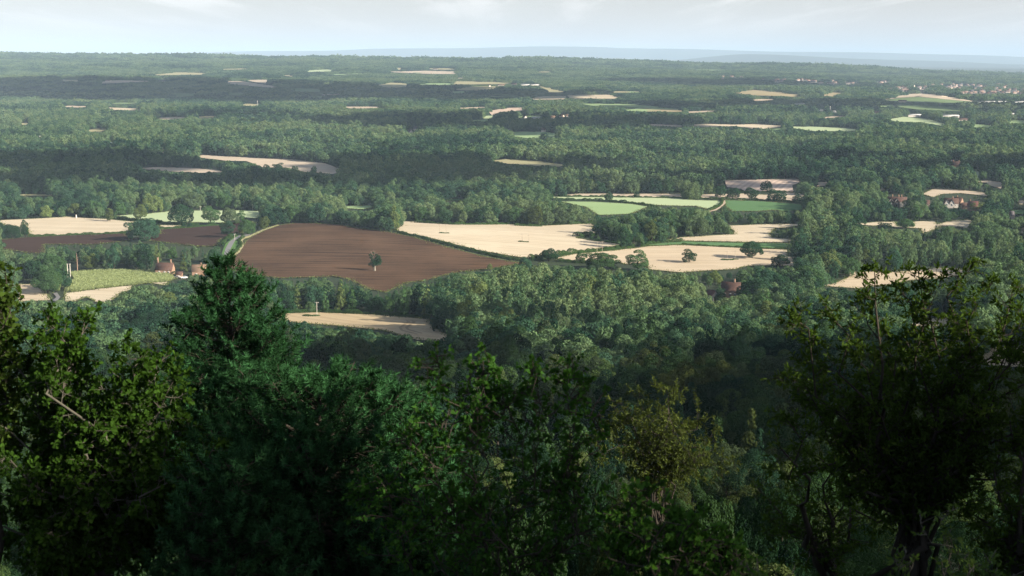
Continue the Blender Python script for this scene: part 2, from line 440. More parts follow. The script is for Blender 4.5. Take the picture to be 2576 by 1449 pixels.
def make_proto(Rx, Ht, h0, nl, lr, leaf, cover=1.5, shape='round', core=.62, out=.62, rag=.13):
    """(trunk MB, crown MB) of a tree Ht tall whose crown starts at h0"""
    Hc = Ht - h0
    c = MB(); q = crown_cards(Rx, Hc, nl, lr, leaf, cover, out, shape, core, rag)
    q[..., 2] -= np.percentile(q[..., 2], 1)
    q *= [Rx / np.percentile(np.abs(q[..., :2]), 98), Rx / np.percentile(np.abs(q[..., :2]), 98), Hc / np.percentile(q[..., 2], 99.6)]
    q[..., 2] += h0
    c.cards(q, 4)
    t = MB(); limbs(t, h0, Rx, Hc, .035 * Rx + .12 * Ht / 13, 5 if shape != 'cone' else 0)
    return t, c

SPEC = [  # Rx, Ht, h0, lobes, lobe radius, shape
    (5.2, 12.5, 1.5, 26, 2.0, 'round'), (4.4, 14.0, 2.0, 24, 1.8, 'tall'), (6.2, 13.5, 1.8, 34, 2.1, 'round'),
    (3.8, 12.0, 1.2, 20, 1.6, 'round'), (3.1, 15.0, 2.0, 22, 1.4, 'tall'), (5.6, 11.0, 1.0, 38, 1.6, 'round')]
CONE = (2.6, 14.5, 1.0, 30, 1.2, 'cone')
EXTRA = [(7.8, 14.5, 1.8, 46, 2.1, 'round'), (4.8, 16.5, 2.5, 15, 1.75, 'tall'), (2.0, 16.5, 1.0, 20, 1.05, 'tall'), (4.4, 9.5, .8, 18, 1.7, 'round')]
ALL = SPEC + [CONE] + EXTRA
def protos(leaf, cover, specs, rag=.22):
    return [(make_proto(s[0], s[1], s[2], s[3], s[4], leaf, cover, s[5], core=.6, rag=rag), s) for s in specs]
HI = protos(.34, 1.5, ALL)
MID = protos(.62, 1.35, ALL)
hi_me = [(t.mesh('trunk', M['bark']), c.mesh('crown', M['wood']), s) for (t, c), s in HI]
mid_me = [(t.mesh('trunk', M['bark']), c.mesh('crown', M['wood']), s) for (t, c), s in MID]

FINE = protos(.19, 1.15, [(5.2, 12.5, 1.0, 44, 1.35, 'round'), (3.8, 12.0, .8, 36, 1.15, 'round'), (4.4, 9.5, .6, 40, 1.2, 'round')], .3)
fine_me = [(t.mesh('trunk', M['bark']), c.mesh('crown', M['wood']), s) for (t, c), s in FINE]
FK = [0, 1, 0, 1, 1, 2, 1, 0, 1, 1, 2]
def joined(t, c, name, leaf='wood'):
    m = MB()
    for v, f in ((t, 0), (c, 1)):
        off = m.n
        m.V += v.V
        for fa, _ in v.Fc: m.Fc.append((fa + off, f))
        m.n += v.n
    return bpy.data.objects.new(name, m.mesh(name, [M['bark'], M[leaf]]))

def proto_collection(name, obs):
    c = bpy.data.collections.new(name)
    for o in obs: c.objects.link(o)
    return c
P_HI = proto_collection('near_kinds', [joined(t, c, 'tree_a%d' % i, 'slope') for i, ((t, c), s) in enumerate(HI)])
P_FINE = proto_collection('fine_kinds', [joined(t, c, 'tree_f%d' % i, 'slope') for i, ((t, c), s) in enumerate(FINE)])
P_MID = proto_collection('mid_kinds', [joined(t, c, 'tree_b%d' % i) for i, ((t, c), s) in enumerate(MID)])
LOW = protos(1.15, 1.25, ALL)
P_LOW = proto_collection('low_kinds', [joined(t, c, 'tree_c%d' % i) for i, ((t, c), s) in enumerate(LOW)])
def clump(i):
    m = MB()
    for k in range(12):
        a = k * 2.4 + i; r = 15.5 * math.sqrt((k + .5) / 12)
        s = ALL[(k * 5 + i) % 11]
        q = crown_cards(s[0] * 1.15, s[1] - .5, max(8, s[3] // 3), s[4] * 1.5, 2.0, 1.25, .7, s[5], core=.6)
        sc_ = R.uniform(.5, 1.0)
        q = q * sc_ + [r * math.cos(a), r * math.sin(a), 0]
        m.cards(q, 4)
    return bpy.data.objects.new('clump_%d' % i, m.mesh('clump', M['wood']))
P_CL = proto_collection('clump_kinds', [clump(i) for i in range(7)])

def scatter(name, coll, pts, scl, rot, pick, label):
    """ONE stuff object: trees set on points"""
    me = bpy.data.meshes.new(name)
    n = len(pts)
    me.vertices.add(n); me.vertices.foreach_set('co', np.asarray(pts, np.float32).ravel())
    a = me.attributes.new('scl', 'FLOAT_VECTOR', 'POINT'); a.data.foreach_set('vector', np.asarray(scl, np.float32).ravel())
    a = me.attributes.new('rotz', 'FLOAT', 'POINT'); a.data.foreach_set('value', np.asarray(rot, np.float32))
    a = me.attributes.new('pick', 'INT', 'POINT'); a.data.foreach_set('value', np.asarray(pick, np.int32))
    o = bpy.data.objects.new(name, me); COL.objects.link(o)
    ng = bpy.data.node_groups.new(name, 'GeometryNodeTree')
    ng.interface.new_socket('Geometry', in_out='INPUT', socket_type='NodeSocketGeometry')
    ng.interface.new_socket('Geometry', in_out='OUTPUT', socket_type='NodeSocketGeometry')
    N, L = ng.nodes, ng.links
    gi = N.new('NodeGroupInput'); go = N.new('NodeGroupOutput')
    ci = N.new('GeometryNodeCollectionInfo'); ci.inputs[0].default_value = coll; ci.inputs[1].default_value = True; ci.inputs[2].default_value = True
    ip = N.new('GeometryNodeInstanceOnPoints'); ip.inputs['Pick Instance'].default_value = True
    def attr(nm, ty):
        q = N.new('GeometryNodeInputNamedAttribute'); q.data_type = ty; q.inputs['Name'].default_value = nm; return q.outputs['Attribute']
    cx = N.new('ShaderNodeCombineXYZ')
    L.new(attr('rotz', 'FLOAT'), cx.inputs[2]); L.new(cx.outputs[0], ip.inputs['Rotation'])
    L.new(attr('scl', 'FLOAT_VECTOR'), ip.inputs['Scale']); L.new(attr('pick', 'INT'), ip.inputs['Instance Index'])
    L.new(gi.outputs[0], ip.inputs['Points']); L.new(ci.outputs[0], ip.inputs['Instance']); L.new(ip.outputs[0], go.inputs[0])
    md = o.modifiers.new('trees', 'NODES'); md.node_group = ng
    tag(o, label, 'woodland', kind='stuff')
    return o

# ------------------------------------------------------------------ fields, in frame coordinates of six enlargements
def Z(k, pts):
    ox, oy = {1: (0, 68.3), 2: (857.7, 68.3), 3: (1715.5, 68.3), 4: (0, 375.6), 5: (857.7, 375.6), 6: (1715.5, 375.6), 7: (1715.5, 580.5), 0: (0, 0)}[k]
    s = .3341 if k else 1.0
    return [(ox + s * a, oy + s * b) for a, b in pts]

FIELDS = []   # (name, material key, polygon, layer)
def fld(name, mat, *parts, layer=0):
    poly = []
    for k, pts in parts: poly += Z(k, pts)
    FIELDS.append((name, mat, poly, layer))

fld('ploughed_field', 'plough', (4, [(1735, 830), (1790, 785), (1835, 720), (1870, 675), (1990, 612), (2100, 577), (2230, 558), (2576, 570)]),
    (5, [(60, 588), (330, 620), (550, 668), (800, 740), (1050, 806), (1300, 853), (1420, 862), (1300, 872), (1150, 900), (880, 928), (740, 962), (640, 990), (480, 1010), (340, 1080), (220, 1060), (60, 980), (-60, 960)]),
    (4, [(2400, 965), (2250, 970), (2100, 975), (1880, 945), (1700, 905)]))
fld('stubble_field', 'stub1', (5, [(440, 545), (560, 550), (850, 570), (1080, 568), (1310, 572), (1520, 580), (1905, 563), (1890, 600), (1935, 640), (1800, 650), (1770, 672), (1900, 692), (2130, 717), (2000, 742), (1750, 778), (1500, 810), (1380, 820), (1240, 800), (1000, 755), (750, 690), (550, 645), (405, 620), (440, 590)]))
fld('stubble_field', 'stub2', (5, [(1630, 820), (1760, 792), (2000, 772), (2200, 750), (2320, 735)]), (6, [(0, 726), (220, 735), (440, 745), (620, 752), (790, 755), (790, 810), (860, 820), (850, 880), (800, 885), (640, 880), (500, 880), (400, 905), (0, 930)]), (5, [(2320, 910), (2300, 860), (2150, 870), (2000, 830), (1860, 850), (1650, 835)]))
fld('stubble_field', 'stub1', (5, [(2420, 693)]), (6, [(0, 668), (200, 655), (395, 645), (390, 615), (345, 580), (600, 570), (930, 567), (900, 580), (700, 600), (655, 640), (680, 670), (830, 680), (805, 706), (400, 700), (0, 692)]), (5, [(2450, 697)]))
fld('crop_field', 'green3', (5, [(2300, 722)]), (6, [(0, 698), (400, 708), (805, 714), (795, 750), (600, 747), (440, 740), (0, 720)]), (5, [(2330, 730)]))
fld('stubble_field', 'stub1', (6, [(1260, 570), (1470, 552), (1600, 550), (1620, 585), (1740, 590), (1740, 548), (1910, 542), (1920, 570), (2010, 545), (2170, 535), (2200, 560), (2140, 600), (2100, 590), (1950, 580), (1870, 620), (1820, 640), (1800, 600), (1600, 590), (1420, 578)]))
fld('stubble_field', 'stub1', (6, [(2540, 600), (2576, 595), (2600, 600), (2600, 645), (2550, 640)]))
fld('stubble_field', 'stub1', (4, [(-30, 540), (300, 525), (500, 512), (800, 530), (1000, 550), (1050, 548), (970, 560), (975, 620), (800, 635), (450, 650), (220, 655), (215, 600), (180, 560), (165, 590), (60, 580), (0, 555)]))
fld('stubble_field', 'stub1', (4, [(1205, 575), (1370, 580), (1300, 590), (1210, 600)]))
fld('meadow', 'green2', (4, [(870, 505), (1000, 495), (1110, 490), (1300, 468), (1500, 466), (1960, 465), (1970, 490), (1930, 525), (1840, 520), (1660, 560), (1500, 555), (1290, 552), (1120, 540), (1020, 530)]))
fld('ploughed_field', 'plough2', (4, [(-30, 690), (230, 665), (560, 650), (960, 637), (975, 680), (1210, 640), (1205, 607), (1400, 597), (1680, 572), (1900, 545), (1930, 580), (1800, 640), (1650, 690), (1640, 730), (1500, 735), (1200, 700), (1050, 680), (900, 700), (700, 720), (330, 720), (340, 790), (200, 780), (30, 755), (-30, 760)]))
fld('maize_field', 'maize', (4, [(485, 1070), (560, 990), (530, 940), (700, 922), (1000, 920), (1250, 940), (1320, 975), (1290, 990), (1250, 1000), (990, 1025), (800, 1045), (560, 1075)]))
fld('stubble_field', 'stub1', (4, [(490, 1090), (560, 1080), (800, 1050), (995, 1030), (980, 1060), (900, 1090), (880, 1115), (800, 1160), (740, 1160), (650, 1115), (560, 1150), (490, 1150)]))
fld('stubble_field', 'stub1', (4, [(1140, 1010), (1260, 1003), (1240, 1026)]))
fld('stubble_field', 'stub2', (4, [(140, 1022), (265, 1020), (340, 1080), (380, 1140), (130, 1150), (100, 1080)]))
fld('stubble_field', 'stub5', (0, [(683, 793), (740, 789), (800, 787), (950, 794), (1080, 805), (1090, 825), (1142, 853), (1130, 860), (1050, 857), (960, 832), (860, 822), (780, 815), (720, 812)]))
fld('stubble_field', 'stub4', (4, [(1495, 42), (1800, 62), (2200, 80), (2450, 110), (2560, 150), (2576, 175), (2500, 190), (2340, 175), (2310, 180), (2150, 140), (1980, 140), (1960, 130), (1850, 92), (1700, 90), (1500, 65)]))
fld('stubble_field', 'stub4', (4, [(1070, 145), (1160, 138), (1250, 140), (1400, 143), (1640, 160), (1700, 178), (1480, 182), (1250, 168), (1060, 152)]))
fld('stubble_field', 'straw', (4, [(140, 343), (410, 343), (400, 357), (150, 357)]))
fld('dry_meadow', 'straw', (5, [(1120, 92), (1240, 78), (1500, 93), (1700, 122), (1640, 137), (1450, 127), (1250, 112)]))
fld('meadow', 'green1', (5, [(1650, 396), (1900, 400), (2180, 415), (2310, 435), (2180, 490), (1940, 500), (1850, 440)]))
fld('meadow', 'green2', (5, [(1500, 362), (1980, 365), (2576, 373)]), (6, [(0, 382), (270, 392), (300, 405), (280, 430), (200, 470), (190, 450), (100, 430), (0, 430)]), (5, [(2400, 425), (2200, 403), (1900, 385), (1640, 378)]))
fld('meadow', 'green3', (6, [(325, 387), (600, 395), (800, 410), (940, 425), (900, 460), (750, 470), (720, 458), (560, 470), (380, 470), (330, 430)]))
fld('meadow', 'green1', (5, [(20, 435), (260, 425), (230, 445), (170, 457), (30, 447)]))
fld('meadow', 'green3', (5, [(780, 378), (920, 378), (900, 390), (780, 390)]))
fld('stubble_field', 'stub4', (5, [(1690, 348), (1800, 338), (2576, 340), (2576, 365), (2300, 363), (1700, 358)]))
fld('stubble_field', 'stub4', (6, [(120, 345), (280, 340), (480, 338), (640, 348), (800, 328), (925, 338), (920, 377), (850, 392), (640, 382), (450, 387), (130, 367)]))
fld('stubble_field', 'stub3', (6, [(320, 240), (600, 232), (880, 226), (900, 250), (830, 272), (840, 322), (640, 320), (480, 322), (440, 302), (340, 287)]))
for q in ([(1010, 255), (1095, 250), (1090, 276), (1010, 282)], [(1480, 298), (1540, 303), (1500, 322), (1480, 320)], [(1810, 340), (1900, 298), (2050, 305), (2280, 330), (2300, 357), (2100, 334), (1960, 340), (1890, 365)],
          [(2280, 235), (2430, 255), (2400, 300), (2310, 272)], [(2525, 385), (2600, 395), (2600, 427), (2540, 422)], [(2210, 238), (2300, 240), (2300, 255), (2215, 252)]):
    fld('stubble_field', 'stub4', (6, q))
fld('meadow', 'green3', (6, [(2480, 460), (2600, 462), (2600, 497), (2510, 492)]))
fld('meadow', 'green2', (6, [(2190, 155), (2245, 150), (2250, 205), (2200, 205)]))
fld('stubble_field', 'stub2', (6, [(1030, 1030), (1170, 1008), (1250, 970), (1260, 930), (1350, 925), (1600, 930), (1930, 898), (2180, 908), (2130, 952), (1970, 972), (1700, 992), (1600, 1020), (1320, 1052), (1090, 1035)]))
fld('stubble_field', 'stub2', (7, [(1690, 685), (1800, 668), (2130, 658), (2160, 705), (1930, 720), (1720, 733)]))
fld('stubble_field', 'stub5', (7, [(2160, 990), (2200, 950), (2330, 878), (2640, 868), (2640, 1030), (2400, 1030)]))
fld('meadow', 'green1', (7, [(2120, 1310), (2180, 1290), (2300, 1290), (2260, 1325)]))
# beyond the second wood
fld('stubble_field', 'stub1', (3, [(80, 736), (230, 733), (290, 736), (420, 738), (580, 733), (770, 748), (640, 767), (560, 770), (400, 750), (200, 757), (90, 750)]))
fld('meadow', 'green2', (3, [(790, 752), (1000, 753), (1230, 763), (1345, 775), (1300, 787), (1000, 787), (860, 767)]))
fld('meadow', 'green1', (3, [(650, 767), (760, 767), (740, 780), (660, 777)]))
fld('stubble_field', 'stub4', (2, [(2300, 732), (2576, 742), (2576, 757), (2330, 747)]))
fld('meadow', 'green1', (2, [(1290, 793), (1400, 790), (1540, 793), (1625, 805), (1600, 832), (1500, 838), (1400, 838), (1300, 827)]))
fld('stubble_field', 'stub3', (2, [(1110, 635), (1250, 613), (1392, 606), (1397, 630), (1280, 637), (1200, 642), (1140, 668), (1120, 652)]))
fld('meadow', 'green2', (2, [(1080, 672), (1160, 670), (1150, 692), (1070, 694)]))
fld('meadow', 'green1', (2, [(975, 703), (1110, 697), (1110, 714), (990, 717)]))
fld('meadow', 'green1', (2, [(1800, 580), (2090, 582), (2300, 593), (2560, 622), (2550, 632), (2400, 620), (2180, 608), (1900, 597)]))
fld('stubble_field', 'stub4', (2, [(20, 602), (340, 600), (320, 613), (40, 616)]))
fld('stubble_field', 'heath', (2, [(2290, 620), (2576, 624), (2576, 642), (2300, 640)]))
fld('stubble_field', 'stub1', (1, [(800, 607), (1060, 618), (1060, 632), (860, 627)]))
fld('stubble_field', 'stub1', (2, [(1430, 533), (1550, 522), (1692, 523), (1692, 547), (1450, 550)]))
fld('stubble_field', 'stub1', (2, [(1700, 514), (2030, 512), (2095, 530), (2060, 543), (1720, 538)]))
fld('stubble_field', 'straw', (2, [(1490, 448), (1540, 453), (1690, 488), (1640, 502), (1550, 497), (1545, 477)]))
fld('meadow', 'straw', (2, [(840, 470), (1000, 450), (1185, 448), (1180, 464), (1050, 482), (860, 477)]))
fld('stubble_field', 'straw', (2, [(850, 410), (1180, 416), (1275, 426), (1180, 434), (850, 434)]))
fld('meadow', 'green1', (2, [(800, 488), (960, 483), (940, 502), (820, 504)]))
fld('dry_meadow', 'straw', (2, [(260, 440), (380, 420), (505, 428), (505, 454), (400, 462), (290, 452)]))
fld('stubble_field', 'stub4', (2, [(320, 340), (640, 331), (865, 338), (862, 357), (600, 354)]))
fld('meadow', 'straw', (2, [(410, 308), (470, 310), (460, 326), (415, 324)]))
fld('stubble_field', 'straw', (1, [(1160, 360), (1330, 343), (1550, 348), (1545, 360), (1350, 363), (1180, 368)]))
fld('stubble_field', 'stub4', (1, [(745, 412), (900, 402), (1100, 407), (1135, 412), (900, 423), (750, 427)]))
fld('stubble_field', 'straw', (1, [(440, 398), (620, 400), (605, 413), (450, 410)]))
fld('stubble_field', 'stub4', (1, [(1685, 408), (1830, 412), (1960, 432), (2095, 450), (2060, 462), (1850, 442), (1705, 427)]))
fld('stubble_field', 'stub4', (1, [(1850, 402), (2022, 398), (2027, 430), (1990, 428), (1920, 418)]))
fld('meadow', 'green4', (1, [(1300, 498), (1490, 502), (1455, 522), (1300, 533)]))
fld('meadow', 'green4', (1, [(1690, 493), (1870, 502), (1825, 522), (1700, 512)]))
fld('meadow', 'green4', (1, [(2145, 460), (2435, 468), (2425, 492), (2200, 492)]))
fld('meadow', 'green2', (1, [(2300, 330), (2340, 326), (2515, 320), (2505, 337), (2310, 342)]))
fld('stubble_field', 'straw', (1, [(2100, 366), (2225, 364), (2200, 376)]))
fld('meadow', 'green4', (1, [(2340, 517), (2455, 523), (2445, 537), (2340, 532)]))
fld('heath', 'heath', (3, [(380, 497), (520, 473), (640, 483), (800, 498), (945, 525), (880, 532), (750, 522), (550, 518)]))
fld('heath', 'heath', (3, [(1015, 522), (1140, 493), (1245, 500), (1160, 512), (1150, 532), (1100, 522)]))
fld('grass_mound', 'stub4', (3, [(1505, 552), (1620, 523), (1780, 500), (1930, 513), (2080, 538), (2205, 565), (2080, 556), (1930, 540), (1780, 528), (1640, 535)]))
fld('grass_mound', 'green4', (3, [(1530, 554), (1640, 537), (1780, 530), (1930, 542), (2080, 558), (2200, 568), (2160, 575), (1960, 574), (1700, 564)]))
fld('meadow', 'green4', (3, [(1610, 588), (1750, 588), (2000, 603), (2145, 618), (2100, 637), (1780, 624), (1640, 608)]))
fld('meadow', 'green2', (3, [(1560, 698), (1660, 678), (1850, 693), (1985, 735), (1960, 747), (1800, 722), (1600, 714)]))
fld('meadow', 'green1', (3, [(2185, 733), (2355, 743), (2300, 762), (2190, 757)]))
fld('meadow', 'green1', (3, [(2450, 710), (2600, 703), (2600, 727), (2460, 732)]))
# thin strips of open ground scattered over the far plain
_rs = np.random.default_rng(5)
for _k in range(40):
    v = 172 + 170 * _rs.random() ** 1.5; u = _rs.uniform(0, 2560)
    if u > 1750 and v < 245 or v > 300 and _rs.random() < .5: continue
    w_ = _rs.uniform(25, 95); h_ = _rs.uniform(2.2, 4.6) * (.6 + (v - 160) / 150)
    t_ = _rs.uniform(-.03, .03) * w_
    fld(*[('stubble_field', 'stub4'), ('meadow', 'green4'), ('dry_meadow', 'straw'), ('meadow', 'green1')][_k % 4], (0, [(u, v + h_ * .4), (u + w_ * .4, v + t_ * .4), (u + w_, v + t_), (u + w_ * 1.05, v + h_ * .5 + t_), (u + w_ * .6, v + h_ + t_), (u + w_ * .1, v + h_)]))
# lanes and verges
fld('lane_verge', 'verge', (4, [(1670, 790), (1680, 760), (1700, 715), (1745, 680), (1790, 655), (1840, 650), (1835, 680), (1815, 700), (1810, 740), (1770, 785), (1740, 815), (1690, 815)]), layer=1)
fld('lane', 'road', (4, [(1685, 800), (1700, 750), (1725, 705), (1760, 678), (1800, 655), (1880, 645), (1885, 652), (1810, 668), (1775, 688), (1755, 720), (1735, 760), (1715, 805)]), layer=2)
fld('dry_verge', 'dryverge', (4, [(1740, 818), (1795, 770), (1822, 725), (1808, 690), (1825, 668), (1880, 655), (1990, 604), (2095, 572), (2100, 580), (1992, 616), (1885, 668), (1840, 680), (1826, 695), (1838, 728), (1805, 782), (1750, 824)]), layer=2)
fld('lane', 'road', (4, [(400, 1090), (430, 1085), (455, 1120), (430, 1150), (395, 1145), (425, 1120)]), layer=2)
fld('earth_track', 'track', (6, [(305, 390), (325, 392), (330, 410), (300, 440), (260, 465), (200, 478), (205, 472), (250, 458), (288, 436), (312, 410)]), layer=2)
fld('earth_track', 'track', (6, [(1020, 1040), (1100, 1018), (1170, 1008), (1215, 985), (1220, 992), (1170, 1018), (1100, 1028), (1040, 1042)]), layer=2)
for q in ([(1020, 806), (1032, 812), (1010, 826), (1014, 833), (1050, 842), (1050, 844), (1008, 834), (1003, 826), (1024, 812)], [(1034, 806), (1046, 812), (1026, 826), (1030, 831), (1062, 840), (1062, 842), (1024, 832), (1019, 826), (1038, 812)]):
    fld('wheel_track', 'wheel', (0, q), layer=2)

MASK = np.zeros((1449, 2800), bool)     # frame rows x (columns + 100): where no tree may stand or hang over
def fill(poly, mask):
    p = np.array(poly)
    y0, y1 = int(max(0, np.floor(p[:, 1].min()))), int(min(1448, np.ceil(p[:, 1].max())))
    xs = np.arange(mask.shape[1]) - 100 + .5
    for r in range(y0, y1 + 1):
        yy = r + .5
        ins = np.zeros(len(xs), bool)
        for (xa, ya), (xb, yb) in zip(p, np.roll(p, -1, 0)):
            if (ya > yy) != (yb > yy):
                ins ^= xs < (xb - xa) * (yy - ya) / (yb - ya) + xa
        mask[r] |= ins
for _n, _m, poly, _l in FIELDS: fill(poly, MASK)

def sheet(name, mat, poly, layer):
    p = np.array(poly); y0, y1 = p[:, 1].min(), p[:, 1].max(); x0, x1 = p[:, 0].min(), p[:, 0].max()
    B = []
    for a, b in zip(p, np.roll(p, -1, 0)):
        n = max(1, int(np.hypot((b - a)[0] / 14, (b - a)[1] / 4)))
        B += [a + (b - a) * k / n for k in range(n)]
    B = np.array(B) + R.normal(size=(len(B), 2)) * [.8, .22] * (0 if layer else 1)
    dv = 4 if y0 > 520 else (2.5 if y0 > 350 else 1.5); du = 14
    gx, gy = np.meshgrid(np.arange(x0 + du / 2, x1, du), np.arange(y0 + dv / 2, y1, dv))
    G = np.stack([gx.ravel(), gy.ravel()], -1)
    mk = np.zeros_like(MASK); fill(poly, mk)
    if len(G):
        G = G[mk[np.clip(G[:, 1].astype(int), 0, 1448), np.clip(G[:, 0].astype(int) + 100, 0, 2799)]]
    pts = [Vector((a, b * 4)) for a, b in np.concatenate([B, G])]
    nb = len(B)
    v2, _e, fc, *_ = delaunay_2d_cdt(pts, [(i, (i + 1) % nb) for i in range(nb)], [], 1, 1e-3)
    P = hit([v.x for v in v2], [v.y / 4 for v in v2])
    P[:, 2] += .18 + P[:, 1] * .00033 + layer * (.02 + P[:, 1] * .00006)
    mb = MB()
    fc = [f for f in fc if len(f) == 3]
    fa = np.array(fc)
    if len(fa) == 0: return None
    # faces must look up
    n = np.cross(P[fa[:, 1]] - P[fa[:, 0]], P[fa[:, 2]] - P[fa[:, 0]])
    fa[n[:, 2] < 0] = fa[n[:, 2] < 0][:, ::-1]
    mb.add(P, fa)
    o = mb.build(name, M[mat])
    return tag(o, kind='structure')
for f in FIELDS: sheet(*f)

# ground: one sheet from behind the viewpoint to the horizon
an = np.radians(np.concatenate([np.linspace(-180, -32, 50)[:-1], np.linspace(-32, 32, 257), np.linspace(32, 180, 50)[1:-1]]))
rr = np.concatenate([[0.01], np.geomspace(1.5, 60000, 450)])
gx = np.sin(an)[None] * rr[:, None]; gy = np.cos(an)[None] * rr[:, None]
gz = H(gx, gy)
gm = MB(); na = len(an)
i = np.arange(len(rr) - 1)[:, None] * na; j = np.arange(na)[None]; j2 = (j + 1) % na
gm.add(np.stack([gx, gy, gz], -1).reshape(-1, 3), np.stack([i + j, i + na + j, i + na + j2, i + j2], -1).reshape(-1, 4))
g_ = gm.build('ground', M['soil']); g_.data.polygons.foreach_set('use_smooth', [True] * len(g_.data.polygons))
tag(g_, kind='structure')

# ------------------------------------------------------------------ woodland: where every tree stands
def free(P, Ht, wid, tol=0.0):
    """trees that neither stand on nor hang over an open field"""
    ok = np.ones(len(P), bool)
    for k in np.linspace(0, 1.0, 13):
        for sd in (-.7, 0, .7):
            if k < .25 and sd: continue
            q = P.copy(); q[:, 2] += Ht * k; q[:, 0] += wid * sd * (1 - .5 * k)
            u, v, f = proj(q)
            ui = np.clip(u.astype(int) + 100, 0, 2799); vi = np.clip(v.astype(int), 0, 1448)
            on = MASK[vi, ui] & (v >= 0) & (v < 1449) & (u > -100) & (u < 2700)
            if k > .8 and tol: on &= R.random(len(P)) > tol
            ok &= ~on
    return ok

def fit(P, Ht, wid, sz):
    """where a full tree would hang over a field, try a smaller one, then a bush"""
    ok = free(P, Ht, wid, .03); fac = np.ones(len(P))
    for f in (.62, .38, .24):
        k = np.nonzero(~ok)[0]
        g = free(P[k], Ht[k] * f, wid[k] * f)
        ok[k[g]] = True; fac[k[g]] = f * R.uniform(.85, 1.05, g.sum())
    return ok, fac

def grid_pts(y0, y1, gap, half=.40, pad=25):
    ys = np.arange(y0, y1, gap)
    out = []
    for k, y in enumerate(ys):
        hw = half * y + pad
        xs = np.arange(-hw, hw, gap) + (gap / 2 if k % 2 else 0)
        out.append(np.stack([xs, np.full(len(xs), y)], -1))
    p = np.concatenate(out); p += R.uniform(-.38, .38, p.shape) * gap
    return np.stack([p[:, 0], p[:, 1], H(p[:, 0], p[:, 1])], -1)

def patch_noise(x, y, s):
    return np.sin(x / s + 1.3 * np.sin(y / s * .8 + 1)) * np.sin(y / s * 1.1 + 1.7 * np.sin(x / s * .7))

near = grid_pts(44, 760, 7.2)
midp = grid_pts(760, 3500, 9.4)
midp = midp[R.random(len(midp)) > .10 + .25 * (patch_noise(midp[:, 0], midp[:, 1], 45) > .6)]
n_near = len(near)
allp = np.concatenate([near, midp])
pk = R.choice([0, 1, 2, 3, 4, 5, 7, 8, 9, 10], len(allp), p=[.18, .13, .15, .11, .08, .11, .09, .07, .02, .06])
con = (patch_noise(allp[:, 0], allp[:, 1], 160) > .72) | (R.random(len(allp)) < .012)
pk[con & (R.random(len(allp)) < .7)] = 6
pk = np.where((allp[:, 1] < 190), np.array([0, 3, 0, 3, 3, 10, 3, 0, 3, 3, 10])[pk], pk)
base_h = np.array([s[1] for s in ALL])[pk]
big = .78 + .30 * patch_noise(allp[:, 0] + 300, allp[:, 1], 90)
sz = R.uniform(.55, 1.25, len(allp)) * (big * .5 + .62)
dist = allp[:, 1]
sz = sz * np.interp(dist, [44, 90, 200, 400], [.55, .65, .85, 1.0])
Ht = base_h * sz
Wd = np.array([q[0] for q in ALL])[pk] * sz
EXTRA_CLEAR = []   # filled by the lone trees and houses below: (x, y, radius)
# individual things that are placed by hand come first, so that the wood leaves room for them
COLN = {'dark green': DARKG, 'mid green': MIDG, 'blue green': BLUEG, 'olive': OLIVE, 'yellow green': LIGHTG, 'grey green': GREYG}

def tree_thing(name, label, cat, x, y, rz, sx, sz_, kind, lod, col, group=None, loc_z=None):
    t_me, c_me, s = fine_me[FK[kind]] if lod == 'fine' else (hi_me if lod == 'hi' else mid_me)[kind]
    z = float(H(x, y)) if loc_z is None else loc_z
    root = empty(name, (x, y, z), rz); root.scale = (sx, sx, sz_)
    tag(root, label, cat, group)
    t = bpy.data.objects.new('trunk', t_me); COL.objects.link(t); t.parent = root
    c = bpy.data.objects.new('crown', c_me); COL.objects.link(c); c.parent = root
    c.material_slots[0].link = 'OBJECT'; c.material_slots[0].material = M['indiv']
    j = (1 + .12 * R.normal()) * (.52 if y < 560 and name != 'field_tree' else 1)  # crowns on the near slope: shade put into a darker colour
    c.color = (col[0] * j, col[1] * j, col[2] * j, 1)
    return root

fill([(1335, 640), (1640, 640), (1640, 672), (1560, 676), (1440, 668), (1335, 664)], MASK)
